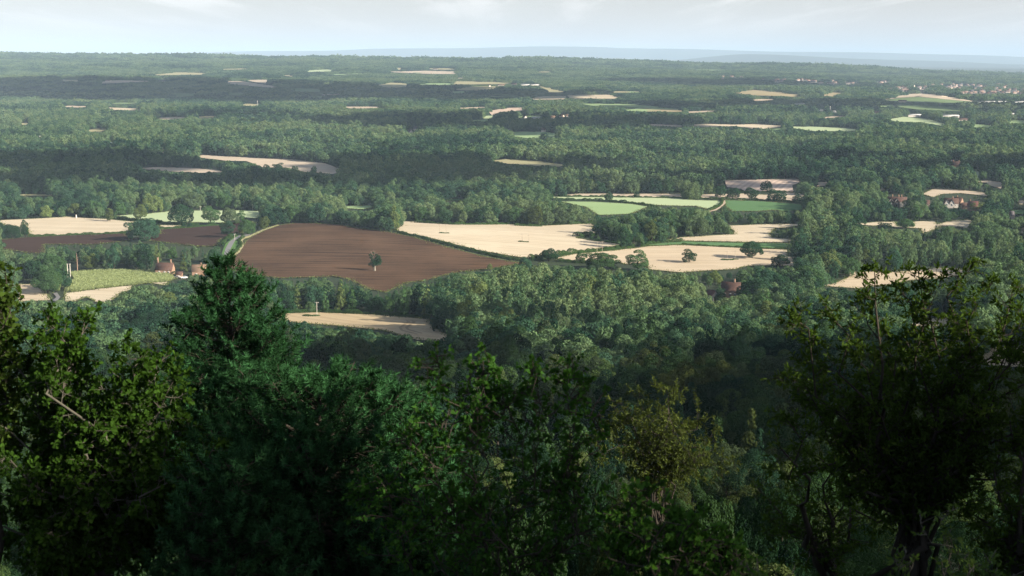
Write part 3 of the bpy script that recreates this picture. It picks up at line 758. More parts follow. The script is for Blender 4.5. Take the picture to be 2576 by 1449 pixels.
# lone trees: base (u, v), height and width in frame units, kind, colour, label
LONE = [
    (1380, 657, 31, 42, 0, 'dark green', 'rounded tree at the corner where two stubble fields meet the hedge'),
    (1462, 661, 30, 30, 3, 'mid green', 'small round tree with a short trunk on the hedge below the stubble'),
    (1512, 678, 44, 82, 5, 'mid green', 'broad spreading tree mass between the small round tree and the dense ball-shaped one'),
    (1604, 680, 50, 55, 3, 'mid green', 'dense ball-shaped tree at the near edge of the lower stubble field'),
    (1733, 662, 35, 38, 3, 'dark green', 'dark round tree standing alone in the middle of the lower stubble field'),
    (1893, 651, 43, 60, 2, 'dark green', 'wide dark tree alone beside the dark crop strip'),
    (363, 605, 55, 78, 5, 'blue green', 'dense wide tree on the hedge between stubble and dark plough'),
    (457, 566, 52, 58, 0, 'dark green', 'dark oak in the pale meadow, shading its trunk'),
    (532, 566, 48, 48, 1, 'mid green', 'open-crowned tree in the pale meadow beside the dark oak'),
    (578, 565, 42, 40, 0, 'grey green', 'lighter tree by the field corner next to the open-crowned one'),
    (605, 558, 28, 26, 3, 'mid green', 'short bushy tree at the end of the meadow tree row'),
    (352, 556, 40, 36, 1, 'yellow green', 'pale yellow-green tree standing in front of the meadow hedge'),
    (573, 598, 42, 36, 1, 'blue green', 'dark narrow tree at the end of the dark plough by the lane'),
    (622, 591, 38, 40, 0, 'mid green', 'round tree on the lane bend beside the ploughed rise'),
    (277, 558, 34, 20, 4, 'yellow green', 'slim pale tree at the edge of the wood above the stubble'),
    (1232, 681, 18, 14, 3, 'yellow green', 'tiny bush alone at the near edge of the ploughed rise'),
    (1962, 672, 30, 44, 0, 'dark green', 'thin-crowned tree at the tip of the lower stubble'),
    (64, 598, 44, 18, 4, 'dark green', 'narrow upright tree beside the pale stubble at the picture edge'),
    (30, 601, 36, 42, 0, 'dark green', 'dark low tree beside the narrow upright tree'),
    (4, 603, 40, 26, 2, 'blue green', 'dark tree at the very edge of the picture above the plough'),
    (1929, 483, 27, 31, 0, 'dark green', 'dark oak in front of the striped stubble field'),
    (1891, 502, 29, 35, 1, 'dark green', 'small oak with a visible trunk between the striped field and the meadow'),
    (1953, 507, 30, 50, 2, 'dark green', 'widest of the oaks on the pale strip below the striped field'),
    (1843, 501, 28, 36, 0, 'dark green', 'oak on the hedge above the earth track'),
    (1812, 497, 30, 28, 0, 'dark green', 'oak hugging the corner of the striped field beside the earth track'),
    (2005, 510, 24, 25, 3, 'dark green', 'bushy tree at the end of the pale strip beside the wood'),
    (1531, 506, 24, 22, 3, 'dark green', 'single dark tree on the hedge between the two pale meadows'),
    (1601, 498, 16, 16, 3, 'dark green', 'small dark tree on the pale stubble sliver'),
    (120, 740, 64, 70, 0, 'mid green', 'leaning dark tree beside the maize and the pale lane'),
    (1465, 285, 16, 10, 4, 'blue green', 'tall narrow tree beside the white farm buildings'),
    (1064, 330, 18, 9, 6, 'blue green', 'pointed conifer beside the white-gabled house in the dark wood'),
    (543, 305, 38, 9, 6, 'blue green', 'very tall slender conifer above the far dark wood'),
    (1368, 357, 22, 22, 0, 'dark green', 'dark tree at the near edge of the small green meadow in the wood'),
    (700, 432, 22, 34, 2, 'dark green', 'dark spreading tree before the curved pale field in the wood'),
    (790, 436, 18, 16, 3, 'dark green', 'small dark tree on the tip of the curved pale field'),
    (672, 438, 24, 20, 0, 'dark green', 'dark tree against the curved pale field next to the spreading one'),
    (742, 434, 16, 18, 0, 'dark green', 'low dark tree below the middle of the curved pale field'),
    (2325, 606, 30, 15, 6, 'dark green', 'pointed conifer poking above the far stubble band'),
    (2354, 606, 38, 26, 6, 'dark green', 'broad dark conifer next to the pointed one above the stubble band'),
    (2444, 606, 26, 12, 6, 'dark green', 'thin dark conifer in the wood beyond the stubble band'),
    (2280, 575, 24, 46, 2, 'mid green', 'broad tree before the far stubble band'),
    (2225, 578, 18, 40, 5, 'dark green', 'dark low tree at the edge of the far stubble band'),
    (2458, 530, 22, 42, 0, 'yellow green', 'pale willow-like tree beside the red-roofed village houses'),
]
lone_xy = []
for u, v, hp, wp, k, cn, lab in LONE:
    p = gp(u, v); d = p[1] / CP
    s = (ALL)[k]
    hm = hp * d / F * 1.02; wm = wp * d / F
    _, v1, _ = proj(p); 
    lone_xy.append((p[0], p[1], wm / 2 + 2.5))
    if v < 700: fill([(u - wp * .36, v - hp * .95), (u + wp * .36, v - hp * .95), (u + wp * .4, v - hp * .2), (u - wp * .4, v - hp * .2)], MASK)
    name = 'conifer' if k == 6 else 'field_tree'
    tree_thing(name, lab, 'tree', p[0], p[1], R.uniform(0, 6), wm / 2 / s[0], hm / s[1], k, 'hi' if d < 1300 else 'mid', COLN[cn])

# ------------------------------------------------------------------ houses
def gable(mb_w, mb_r, L, D, He, Hr, ov=.35, th=.18):
    """walls with gables along x, two roof slabs; ridge along x"""
    x, y = L / 2, D / 2
    V = [(-x, -y, -1), (x, -y, -1), (x, y, -1), (-x, y, -1), (-x, -y, He), (x, -y, He), (x, y, He), (-x, y, He), (-x, 0, Hr), (x, 0, Hr)]
    mb_w.add(V, [[0, 1, 5, 4], [2, 3, 7, 6]]); mb_w.add(V, [[1, 2, 6, 9, 5], [3, 0, 4, 8, 7]])
    sl = (Hr - He) / y
    for s in (-1, 1):
        e = (s * (y + ov), He - ov * sl)
        Q = [(-x - ov, e[0], e[1]), (x + ov, e[0], e[1]), (x + ov, 0, Hr), (-x - ov, 0, Hr)]
        Q = Q + [(a, b, c + th) for a, b, c in Q]
        mb_r.add([(a, b + s * .01, c + .03) for a, b, c in Q], [[0, 1, 2, 3], [4, 5, 6, 7], [0, 1, 5, 4], [1, 2, 6, 5], [3, 0, 4, 7]])

def house(name, label, cat, u, v, wpx, rz, He, Hr, depth, wall, roof, chim=(), wins=(), frame=None, group=None, wing=None, gablewins=0):
    """a house whose long side covers about wpx frame units; base at (u, v)"""
    p = gp(u, v); d = p[1] / CP
    L = wpx * d / F
    root = empty(name, tuple(p), rz); tag(root, label, cat, group)
    w, r = MB(), MB(); gable(w, r, L, depth, He, Hr)
    wo = w.build('wall', M[wall], root); ro = r.build('roof', M[roof], root)
    for cx, ch in chim:
        c = MB(); c.box((cx * L / 2, 0, Hr + ch / 2 - .3), (.9, .7, ch + .6)); c.box((cx * L / 2, 0, Hr + ch + .06), (1.1, .9, .14))
        c.build('chimney', M['brick'], ro)
    for wx, wz in wins:
        f = MB(); f.box((wx * L / 2, -depth / 2 - .04, wz), (1.2, .12, 1.3)); fo = f.build('window', M['white'], root)
        q = MB(); q.box((wx * L / 2 - .27, -depth / 2 - .11, wz), (.44, .03, 1.05)); q.box((wx * L / 2 + .27, -depth / 2 - .11, wz), (.44, .03, 1.05)); q.build('pane', M['glass'], fo)
    for k in range(gablewins):
        f = MB(); f.box((L / 2 + .04, 0, He * (.55 if k == 0 else 1.05)), (.12, 1.0, 1.1)); fo = f.build('window', M['white'], root)
        q = MB(); q.box((L / 2 + .11, 0, He * (.55 if k == 0 else 1.05)), (.03, .8, .9)); q.build('pane', M['glass'], fo)
    if wing:
        for wx in wing:
            w, r = MB(), MB(); gable(w, r, depth * .75, 4.6, He * .95, Hr * .92)
            for m_ in (w, r):
                m_.V = [np.stack([a[:, 1] + wx * L / 2, -a[:, 0] - depth * .45, a[:, 2]], -1) for a in m_.V]
            w.build('gable_wing', M['timber'] if frame else M[wall], root); r.build('roof', M[roof], root)
            b = MB()
            yb = -depth * .45 - depth * .375 - .06
            for s in (-1, 1):
                b.add([(wx * L / 2 + s * 2.4, yb, He * .90), (wx * L / 2 + s * 2.4, yb, He * .98), (wx * L / 2, yb, Hr * .94), (wx * L / 2, yb, Hr * .86)], [[0, 1, 2, 3]])
            b.build('barge_board', M['white'], root)
            f = MB(); f.box((wx * L / 2, yb, He * .72), (1.6, .12, 1.7)); fo = f.build('window', M['white'], root)
            q = MB(); q.box((wx * L / 2 - .35, yb - .07, He * .72), (.5, .03, 1.4)); q.box((wx * L / 2 + .35, yb - .07, He * .72), (.5, .03, 1.4)); q.build('pane', M['glass'], fo)
    uu, vv, _ = proj(p + [0, 0, Hr * 1.15])
    m = max(L, depth) / 2 * F / d * .95
    fill([(u - m, vv), (u + m, vv), (u + m, v - He * .2 * F / d), (u - m, v - He * .2 * F / d)], MASK)
    lone_xy.append((p[0], p[1], max(L, depth) * .62 + 1.5))
    return root

house('brick_house', 'brick cottage with brown tiled roof and tall end chimney beside the maize field', 'house', 416, 690, 42, math.radians(-4), 3.6, 7.4, 7, 'brick', 'tile', [(-.86, 3.4), (.72, 2.2)], [(-.55, 1.9), (.1, 1.9), (.6, 1.9)])
house('brick_house', 'orange-roofed house mostly hidden by the tip of the tall pine', 'house', 502, 696, 34, math.radians(8), 4.0, 7.6, 7, 'brick', 'orangetile', [(.3, 1.2)], [(-.4, 2)])
house('brick_shed', 'small red brick outbuilding between the brown cottage and the orange roof', 'shed', 452, 697, 14, math.radians(0), 2.2, 3.4, 3.5, 'brick', 'tile')
house('brick_house', 'red-brown house with steep tiled roof, pale gable and chimney above the near wood', 'house', 1839, 748, 46, math.radians(-20), 4.6, 8.8, 6.6, 'brick', 'tile', [(.35, 1.8)], [(-.6, 2.2), (0, 2.2), (.55, 2.2)], gablewins=1)
house('white_cottage', 'white-gabled cottage with dark roof beside the steep red-brown house', 'house', 1791, 760, 26, math.radians(-62), 3.4, 6.6, 5.4, 'render', 'darktile')
house('gabled_house', 'large house with two dark timbered gables and pale walls at the wood edge', 'house', 2256, 522, 46, math.radians(-10), 6.0, 10.2, 8, 'render', 'tile', [(-.5, 2.2), (.15, 2.2), (.45, 2.2)], [(.75, 1.8), (.75, 4.4)], True, None, (-.68, -.05))
house('village_house', 'red-roofed house with several white gables among dark conifers', 'house', 2392, 522, 34, math.radians(-14), 4.6, 9.0, 8, 'render', 'tile', [(.2, 1.8)], [(.6, 2.4)], None, 'red-roofed houses by the stubble', (-.6, .1))
house('village_house', 'brick house with one white gable end behind the several-gabled house', 'house', 2410, 518, 20, math.radians(-40), 4.4, 8.4, 7, 'brick', 'tile', [(-.3, 1.6)], (), None, 'red-roofed houses by the stubble', gablewins=1)
house('village_house', 'dark red-roofed house nearest the pale willow-like tree', 'house', 2447, 530, 24, math.radians(-30), 4.4, 9.0, 8, 'brick', 'darktile', [(-.6, 1.6)], [(0, 2.2)], None, 'red-roofed houses by the stubble', gablewins=1)
house('village_house', 'low brown-roofed house next to the dark red-roofed one', 'house', 2429, 526, 22, math.radians(10), 3.2, 6.2, 6, 'brick', 'tile', (), (), None, 'red-roofed houses by the stubble')
house('village_house', 'small house with pale chimney peeping over the hedge wood', 'house', 2330, 522, 15, math.radians(-20), 3.8, 7, 6, 'cream', 'tile', [(-.5, 1.5)], (), None, 'red-roofed houses by the stubble')
house('country_house', 'brown-roofed country house high in the wood above the village houses', 'house', 2405, 424, 24, math.radians(-15), 5, 9, 8, 'brick', 'tile', [(-.6, 1.5), (.5, 1.5)], (), gablewins=1)
# farm and village houses further off: (u, v, width, turn, wall, roof, label)
for u, v, w_, a, wl, rf, lab in [
    (1320, 300, 10, -60, 'render', 'slate', 'white-gabled house at the near end of the bright farm group'),
    (1352, 301, 27, -8, 'render', 'sheet', 'long white-roofed barn in the bright farm group'),
    (1390, 300, 16, -20, 'cream', 'orangetile', 'cream house between the white barn and the pinkish cluster'),
    (1412, 297, 14, -40, 'cream', 'tile', 'pinkish many-gabled house of the bright farm group'),
    (1428, 296, 13, 20, 'render', 'orangetile', 'pale house at the far end of the bright farm group'),
    (1031, 337, 12, -50, 'render', 'slate', 'white-gabled house deep in the dark wood'),
    (1046, 329, 10, -20, 'cream', 'slate', 'dull grey house beside the white-gabled one in the dark wood'),
    (1280, 330, 7, -70, 'render', 'slate', 'tiny white gable above the small green meadow'),
    (1367, 333, 9, -10, 'cream', 'tile', 'small pale cottage at the top of the green meadow'),
    (1262, 217, 18, -5, 'render', 'orangetile', 'pale farmhouse at the end of the distant bright farm row'),
    (1292, 215, 18, -30, 'render', 'tile', 'white farmhouse with red roof in the distant bright farm row'),
    (1320, 216, 24, -5, 'render', 'sheet', 'long white shed in the distant bright farm row'),
    (1346, 216, 22, 5, 'render', 'sheet', 'white shed ending the distant bright farm row'),
    (1231, 219, 5, -60, 'render', 'slate', 'small white house in front of the distant bright farm row'),
    (1095, 176, 12, -10, 'render', 'tile', 'white house above the long pinkish far field'),
    (380, 186, 14, -10, 'cream', 'orangetile', 'pinkish house beside the thin far field at the edge of the plain'),
    (442, 169, 10, -30, 'render', 'tile', 'white house far up near the skyline wood'),
    (268, 206, 22, -5, 'cream', 'orangetile', 'pale long farmhouse on the far pale field'),
    (381, 205, 9, -60, 'render', 'slate', 'white barn beyond the dark far wood'),
    (408, 207, 26, 0, 'cream', 'slate', 'long grey barn beside the white one beyond the dark far wood'),
    (150, 202, 8, -60, 'render', 'orangetile', 'tiny pale house above the dark far wood'),
    (528, 184, 4, -60, 'render', 'slate', 'white speck of a house at the end of the thin far field'),
    (503, 231, 7, -60, 'cream', 'slate', 'lone pale house inside the dark far wood'),
    (280, 368, 9, -10, 'cream', 'sheet', 'white flat-roofed house in the bright wood'),
    (412, 389, 10, -20, 'cream', 'orangetile', 'orange-roofed house hidden in the dark mid wood'),
    (2014, 266, 38, -2, 'sheet', 'sheet', 'long pale shed roof in the dark wood before the mound'),
    (2032, 276, 14, -10, 'render', 'tile', 'white house first of the row in the dark wood before the mound'),
    (2064, 282, 20, -5, 'render', 'sheet', 'white yard building in the dark wood before the mound'),
    (2100, 285, 12, -5, 'sheet', 'sheet', 'small white shed beside the pale mast in the dark wood'),
    (2421, 306, 28, -8, 'cream', 'tile', 'brown farmhouse beside the striped green meadows'),
    (2390, 296, 42, 2, 'render', 'sheet', 'long low white shed behind the brown farmhouse'),
    (2300, 294, 34, 2, 'render', 'sheet', 'long low white shed at the top of the green meadows'),
    (2473, 284, 24, 0, 'sheet', 'sheet', 'grey flat shed at the edge of the far green field'),
    (2548, 291, 12, 0, 'render', 'sheet', 'bright white shed in the wood at the picture edge'),
    (2205, 288, 16, -25, 'cream', 'tile', 'dim brick house in the dark wood before the mound'),
    (2497, 260, 72, 1, 'white', 'sheet', 'long white warehouse at the foot of the grassy mound'),
    (2572, 260, 40, 1, 'white', 'sheet', 'second white warehouse beyond the first at the picture edge'),
    (2270, 258, 20, -15, 'cream', 'tile', 'row of brown houses below the grassy mound'),
    (2390, 416, 8, -60, 'render', 'tile', 'small white gable beside the brown-roofed country house'),
    (2545, 553, 8, -10, 'cream', 'slate', 'grey-roofed shed at the picture edge beside the green strip'),
]:
    p = gp(u, v); big_ = w_ > 18
    house('farm_shed' if rf == 'sheet' else 'farmhouse', lab, 'shed' if rf == 'sheet' else 'house', u, v, w_, math.radians(a), 4.2 if not big_ else 4.5, 7.6 if rf != 'sheet' else 6.4, 7.5 if not big_ else 11, wl, rf)

# the distant town: pale houses in bands among trees
town_me = []
for k, (wl, rf) in enumerate([('town', 'townroof'), ('town', 'tile'), ('cream', 'slate'), ('town', 'townroof')]):
    m = MB(); w, r = MB(), MB(); gable(w, r, 12, 8, 5.2, 9)
    for src, mi in ((w, 0), (r, 1)):
        off = m.n; m.V += src.V
        for fa, _ in src.Fc: m.Fc.append((fa + off, mi))
        m.n += src.n
    town_me.append(m.mesh('town_house', [M[wl], M[rf]]))
bands = [(1900, 2060, 203, 210, 32), (1760, 1900, 196, 203, 8), (2060, 2240, 207, 216, 34), (2235, 2330, 219, 234, 26), (2330, 2420, 214, 230, 22), (2400, 2540, 216, 240, 48), (2520, 2576, 222, 240, 14)]
tm = ['pinkish brown-roofed house', 'dull red-roofed house', 'pale dark-roofed house', 'beige brown-roofed house']
for u0, u1, v0, v1, n in bands:
    for k in range(int(n * .7)):
        u, v = R.uniform(u0, u1), R.uniform(v0, v1)
        p = gp(u, v)
        q = int(R.integers(4))
        o = bpy.data.objects.new('town_house', town_me[q]); COL.objects.link(o)
        o.location = p; o.rotation_euler = (0, 0, R.uniform(-.7, .4)); s = R.uniform(.9, 1.6); o.scale = (s, s, 1.25)
        tag(o, tm[q] + ' among the trees of the distant town', 'house', tm[q] + 's of the distant town')
        d = p[1] / CP; m = 8 * F / d; t = 11 * F / d
        fill([(u - m, v - t), (u + m, v - t), (u + m, v - .15 * t), (u - m, v - .15 * t)], MASK)
        lone_xy.append((p[0], p[1], 9.0))

# ------------------------------------------------------------------ poles, mast, cars, stone post
def pole(u, v, hp, label, kind='T', mat='pole', name='utility_pole'):
    p = gp(u, v); h = hp * p[1] / CP / F
    root = empty(name, tuple(p), R.uniform(-.2, .2)); tag(root, label, 'pole')
    xs = (-.9, .9) if kind == 'H' else (0,)
    for x in xs:
        m = MB(); m.tube([(x, 0, -.5), (x, 0, h * .5), (x, 0, h)], [.25, .22, .19] if kind == 'H' else [.13, .12, .10], 8); m.build('post', M[mat], root)
    a = MB(); w = 2.9 if kind == 'H' else 2.0
    a.box((0, 0, h - .35), (w, .10, .12)); ar = a.build('crossarm', M[mat], root)
    if kind == 'H':
        b = MB(); b.box((0, 0, h * .62), (1.9, .12, .16)); b.build('brace', M[mat], root)
    for x in np.linspace(-w / 2 + .15, w / 2 - .15, 3):
        i_ = MB(); i_.tube([(x, 0, h - .26), (x, 0, h - .12), (x, 0, h + .05)], [.05, .08, .04], 6); i_.build('insulator', M['metal'], ar)
for u, v, hp, lab, kd, mt in [
    (1105.6, 588, 24, 'thin pole of the pair at the top of the centre stubble, beside the young plantation', 'T', 'pole'),
    (1122.3, 588, 24, 'thin pole of the top stubble pair, further from the plantation', 'T', 'pole'),
    (1313.8, 609, 20, 'thin pole in the middle of the centre stubble, nearer the plough', 'T', 'pole'),
    (1330.5, 611, 20, 'thin pole in the middle of the centre stubble, nearer the tree clump', 'T', 'pole'),
    (1501.8, 637, 29, 'pole rising from the hedge between the two stubble fields, nearer the plough', 'T', 'pole'),
    (1515.5, 635, 29, 'pole rising from the hedge between the two stubble fields, nearer the clump', 'T', 'pole'),
    (1829, 655, 24, 'pole of the pair by the wide dark tree, standing further from it', 'T', 'pole'),
    (1849, 654, 24, 'pole of the pair by the wide dark tree, standing closer to it', 'T', 'pole'),
    (174, 699, 36, 'two-legged pale pole at the edge of the maize field', 'H', 'palepole'),
    (504, 531, 12, 'short pole on the far edge of the pale meadow behind the dark oak', 'T', 'palepole'),
    (516, 533, 15, 'short pole on the far edge of the pale meadow behind the open-crowned tree', 'T', 'palepole'),
    (636, 532, 17, 'pole at the end of the pale meadow beside the wood', 'T', 'palepole'),
    (704, 520, 9, 'pole top above the wood beyond the meadow', 'T', 'palepole'),
    (797.5, 796, 37, 'pale T-shaped pole standing on the small near stubble field', 'T', 'palepole'),
    (1172, 853, 30, 'pale T-shaped pole at the edge of the wood below the small stubble field', 'T', 'palepole'),
    (1760.6, 755, 23, 'pale pole beside the white-gabled cottage', 'T', 'palepole'),
    (590.6, 606, 18, 'pale pole beside the grey lane', 'T', 'palepole')]:
    pole(u, v, hp, lab, kd, mt)
    p = gp(u, v); d = p[1] / CP
    fill([(u - 4, v - hp), (u + 4, v - hp), (u + 4, v - hp * .25), (u - 4, v - hp * .25)], MASK)
for u, v, hp, lab in [(648, 274, 20, 'thin lattice mast rising from the dark far wood'), (101, 360, 18, 'pale mast rising from the bright wood'), (2088, 284, 16, 'short pale mast among the sheds in the dark wood')]:
    p = gp(u, v); h = hp * p[1] / CP / F
    root = empty('mast', tuple(p)); tag(root, lab, 'mast')
    for k in range(3):
        a = k * 2.094; m = MB(); m.tube([(1.1 * math.cos(a), 1.1 * math.sin(a), 0), (.5 * math.cos(a), .5 * math.sin(a), h)], .22, 5); m.build('leg', M['metal'], root)
    m = MB()
    for k in range(8):
        z0, z1 = h * k / 8, h * (k + 1) / 8; r0 = 1.1 - .6 * k / 8; r1 = 1.1 - .6 * (k + 1) / 8
        for q in range(3):
            a, b = q * 2.094, (q + 1) * 2.094
            m.tube([(r0 * math.cos(a), r0 * math.sin(a), z0), (r1 * math.cos(b), r1 * math.sin(b), z1)], .12, 4)
    m.build('bracing', M['metal'], root)
    m = MB(); m.box((0, 0, h - .8), (1.6, 1.6, 1.6)); m.build('antenna_head', M['white'], root)
    fill([(u - 3, v - hp), (u + 3, v - hp), (u + 3, v - hp * .3), (u - 3, v - hp * .3)], MASK)
p = gp(192, 550)
m = MB(); h = 10 * p[1] / F
for k, (w0, w1, z0, z1) in enumerate([(1.5, 1.3, -.3, .5), (1.0, .6, .5, h)]):
    m.add([(sx * w0 / 2, sy * w0 / 2, z0) for sx, sy in ((-1, -1), (1, -1), (1, 1), (-1, 1))] + [(sx * w1 / 2, sy * w1 / 2, z1) for sx, sy in ((-1, -1), (1, -1), (1, 1), (-1, 1))], [[0, 1, 5, 4], [1, 2, 6, 5], [2, 3, 7, 6], [3, 0, 4, 7], [4, 5, 6, 7]])
tag(m.build('stone_post', M['stone'], None, tuple(p)), 'pale tapering stone post at the edge of the stubble by the wood', 'post')

def car(u, v, rz, mat, label):
    p = gp(u, v); root = empty('parked_car', tuple(p), rz); tag(root, label, 'car')
    pr = np.array([(-2.1, .35), (-2.1, .75), (-1.9, .92), (-1.2, .98), (-.55, 1.45), (.9, 1.48), (1.65, 1.0), (2.05, .9), (2.15, .6), (2.1, .35)])
    b = MB(); n = len(pr)
    for s, w in ((0, .86),):
        V = np.concatenate([[(a, -w + (.16 if c > 1.2 else 0), c) for a, c in pr], [(a, w - (.16 if c > 1.2 else 0), c) for a, c in pr]])
        b.add(V, [[k, (k + 1) % n, n + (k + 1) % n, n + k] for k in range(n)]); b.add(V, [list(range(n))[::-1], list(range(n, 2 * n))])
    b.build('body', M[mat], root)
    g = MB()
    for s in (-1, 1): g.add([(-1.05, s * .86, 1.0), (1.4, s * .86, 1.02), (.85, s * .76, 1.4), (-.5, s * .76, 1.4)], [[0, 1, 2, 3]])
    g.V = [a + np.array([0, .02, .01]) * np.sign(a[:, 1:2]) for a in g.V]; g.build('side_window', M['glass'], root)
    for x in (-1.35, 1.35):
        for s in (-1, 1):
            w = MB(); w.tube([(x, s * .72, .33), (x, s * .74, .33), (x, s * .9, .33), (x, s * .91, .33)], [.05, .33, .33, .05], 14); w.build('wheel', M['tyre'], root)
    uu, vv, _ = proj(p)
    fill([(u - 10, v - 7), (u + 10, v - 7), (u + 10, v + 2), (u - 10, v + 2)], MASK)
    lone_xy.append((p[0], p[1], 4.0))
car(464.5, 700.5, math.radians(190), 'carwhite', 'white car parked below the brick outbuilding')
car(447.5, 699, math.radians(160), 'cargrey', 'beige-grey car parked beside the white car')

# ------------------------------------------------------------------ hedges and maize
def hedge(pts, hgt, wid, label, cat='hedge', leaf=None, name='hedge', mat='hedge'):
    p = np.array(pts, float)
    seg = np.concatenate([np.linspace(p[k], p[k + 1], 14, endpoint=False) for k in range(len(p) - 1)] + [p[-1:]])
    G = hit(seg[:, 0], seg[:, 1])
    L = np.concatenate([[0], np.cumsum(np.linalg.norm(np.diff(G, axis=0), axis=1))])
    d = G[:, 1].mean(); leaf = leaf or max(.30, d / 2600)
    n = int(L[-1] * (2 * hgt + wid) * 1.5 / (leaf * leaf * .45)); n = min(n, 60000)
    s = R.uniform(0, L[-1], n)
    C = np.stack([np.interp(s, L, G[:, k]) for k in range(2)], -1)
    T = np.stack([np.interp(s, (L[1:] + L[:-1]) / 2, np.diff(G[:, k]) / np.maximum(np.diff(L), 1e-6)) for k in range(2)], -1); T = unit(T)
    ph = R.uniform(-.15, PI + .15, n)
    lump = 1 + .22 * np.sin(s / 2.3 + 1) + .18 * np.sin(s / 5.1) + .15 * np.sin(s / .9)
    off = np.cos(ph) * wid / 2 * lump; up = np.maximum(np.sin(ph), 0) ** .6 * hgt * lump
    x = C[:, 0] - T[:, 1] * off; y = C[:, 1] + T[:, 0] * off
    z = H(x, y) + up
    Nn = np.stack([-T[:, 1] * np.cos(ph), T[:, 0] * np.cos(ph), np.sin(ph)], -1)
    o = G[len(G) // 2]
    Nn = unit(Nn + R.normal(size=Nn.shape) * .45)
    m = MB(); m.cards(rhombs(np.stack([x, y, z], -1) - o, Nn, leaf), 4)
    return tag(m.build(name, M[mat], None, tuple(o)), label, cat)
def ZZ(k, pts): return Z(k, pts)
hedge(ZZ(5, [(400, 622), (550, 656), (750, 708), (1000, 772), (1240, 826), (1420, 848)]), 1.7, 2.2, 'long thin hedge between the ploughed rise and the centre stubble')
hedge(ZZ(5, [(1420, 842), (1500, 828), (1620, 808), (1750, 790)]), 3.4, 3.5, 'thick hedge below the centre stubble, running from the plough to the corner tree')
hedge(ZZ(5, [(1750, 792), (1900, 778), (2050, 762), (2200, 742)]), 2.6, 2.8, 'hedge between the centre stubble and the lower stubble, under the two poles')
hedge(ZZ(5, [(2240, 732), (2360, 714), (2440, 702), (2576, 702)]), 2.4, 3.0, 'hedge from the tree clump along the dark crop strip')
hedge(ZZ(5, [(1640, 848), (1700, 852), (1800, 858), (1860, 862)]), 2.0, 2.5, 'short dark hedge under the small round tree')
hedge(ZZ(5, [(1770, 664), (1850, 655), (1930, 650)]), 3.0, 6.0, 'green bank of bushes in front of the tree clump')
hedge(ZZ(5, [(1900, 694), (2000, 706), (2130, 722)]), 1.8, 2.2, 'low hedge at the foot of the tree clump beside the stubble')
hedge(ZZ(5, [(560, 556), (850, 572), (1080, 572), (1300, 568), (1500, 570), (1700, 566), (1900, 560)]), 2.2, 3.0, 'grassy hedge line under the wood at the top of the centre stubble')
hedge(ZZ(5, [(1310, 578), (1400, 582), (1515, 585)]), 1.8, 5.0, 'dark bramble island at the top of the centre stubble', 'bushes')
hedge(ZZ(4, [(220, 662), (450, 655), (700, 645), (960, 636)]), 1.8, 2.4, 'hedge between the pale stubble and the dark plough')
hedge(ZZ(4, [(1205, 606), (1400, 596), (1680, 573), (1800, 560)]), 1.8, 2.6, 'hedge between the pale meadow and the dark plough')
hedge(ZZ(4, [(680, 508), (800, 515), (900, 525), (1000, 538), (1110, 548), (1220, 552)]), 2.2, 2.6, 'hedge between the pale stubble and the pale meadow')
hedge(ZZ(4, [(1100, 548), (1300, 565), (1400, 575), (1500, 572)]), 2.0, 2.6, 'hedge under the dark oak at the near side of the pale meadow')
hedge(ZZ(4, [(2235, 556), (2400, 560), (2576, 572)]), 1.6, 2.2, 'hedge along the crest of the ploughed rise')
hedge(ZZ(4, [(1660, 740), (1680, 710), (1720, 675), (1790, 645)]), 2.4, 3.0, 'hedge beside the grey lane on the dark plough side')
hedge(ZZ(4, [(1745, 800), (1790, 760), (1815, 725), (1800, 692), (1830, 668)]), 1.8, 2.4, 'hedge beside the grey lane on the ploughed rise side')
hedge(ZZ(5, [(1610, 384), (1800, 386), (1950, 390), (2120, 402), (2250, 420), (2380, 438)]), 2.2, 3.0, 'curving dark hedge between the two pale meadows')
hedge(ZZ(5, [(1460, 357), (1700, 362), (1980, 360), (2300, 368), (2576, 374)]), 2.0, 3.0, 'long hedge between the pale meadows and the pale stubble sliver')
hedge(ZZ(6, [(0, 374), (130, 374), (290, 380), (420, 385), (640, 390), (850, 402), (990, 424)]), 2.2, 3.0, 'long dark hedge between the deep green meadow and the pale strip')
hedge(ZZ(6, [(300, 388), (302, 405), (285, 428), (200, 462)]), 2.0, 2.5, 'hedge beside the curving earth track')
hedge(ZZ(6, [(440, 325), (640, 324), (840, 325)]), 1.6, 3.0, 'thin dark hedge under the striped stubble field')
hedge(ZZ(6, [(0, 724), (220, 736), (440, 746), (620, 754), (790, 758)]), 1.5, 2.0, 'ragged hedge between the dark crop strip and the lower stubble')
hedge(ZZ(7, [(295, 222), (350, 225), (410, 218)]), .8, 4.0, 'strip of weeds around the two poles by the wide dark tree', 'bushes')
hedge(ZZ(5, [(740, 634), (780, 636), (815, 636)]), .8, 3.0, 'strip of weeds at the foot of the top pair of poles', 'bushes')
hedge(ZZ(5, [(1342, 698), (1370, 702), (1415, 703)]), .8, 3.0, 'strip of weeds at the foot of the middle pair of poles', 'bushes')
hedge(ZZ(4, [(2290, 1258), (2340, 1262), (2405, 1256)]), .8, 3.0, 'brown patch of weeds at the foot of the pole on the near stubble', 'bushes', .3)
hedge([(392, 690.5), (410, 691), (426, 691.5), (440, 692)], 1.9, 2.0, 'garden hedge hiding the foot of the brick cottage')
hedge([(683, 792), (740, 789), (800, 787), (950, 793), (1080, 803)], 2.0, 2.5, 'hedge along the top of the small near stubble field')
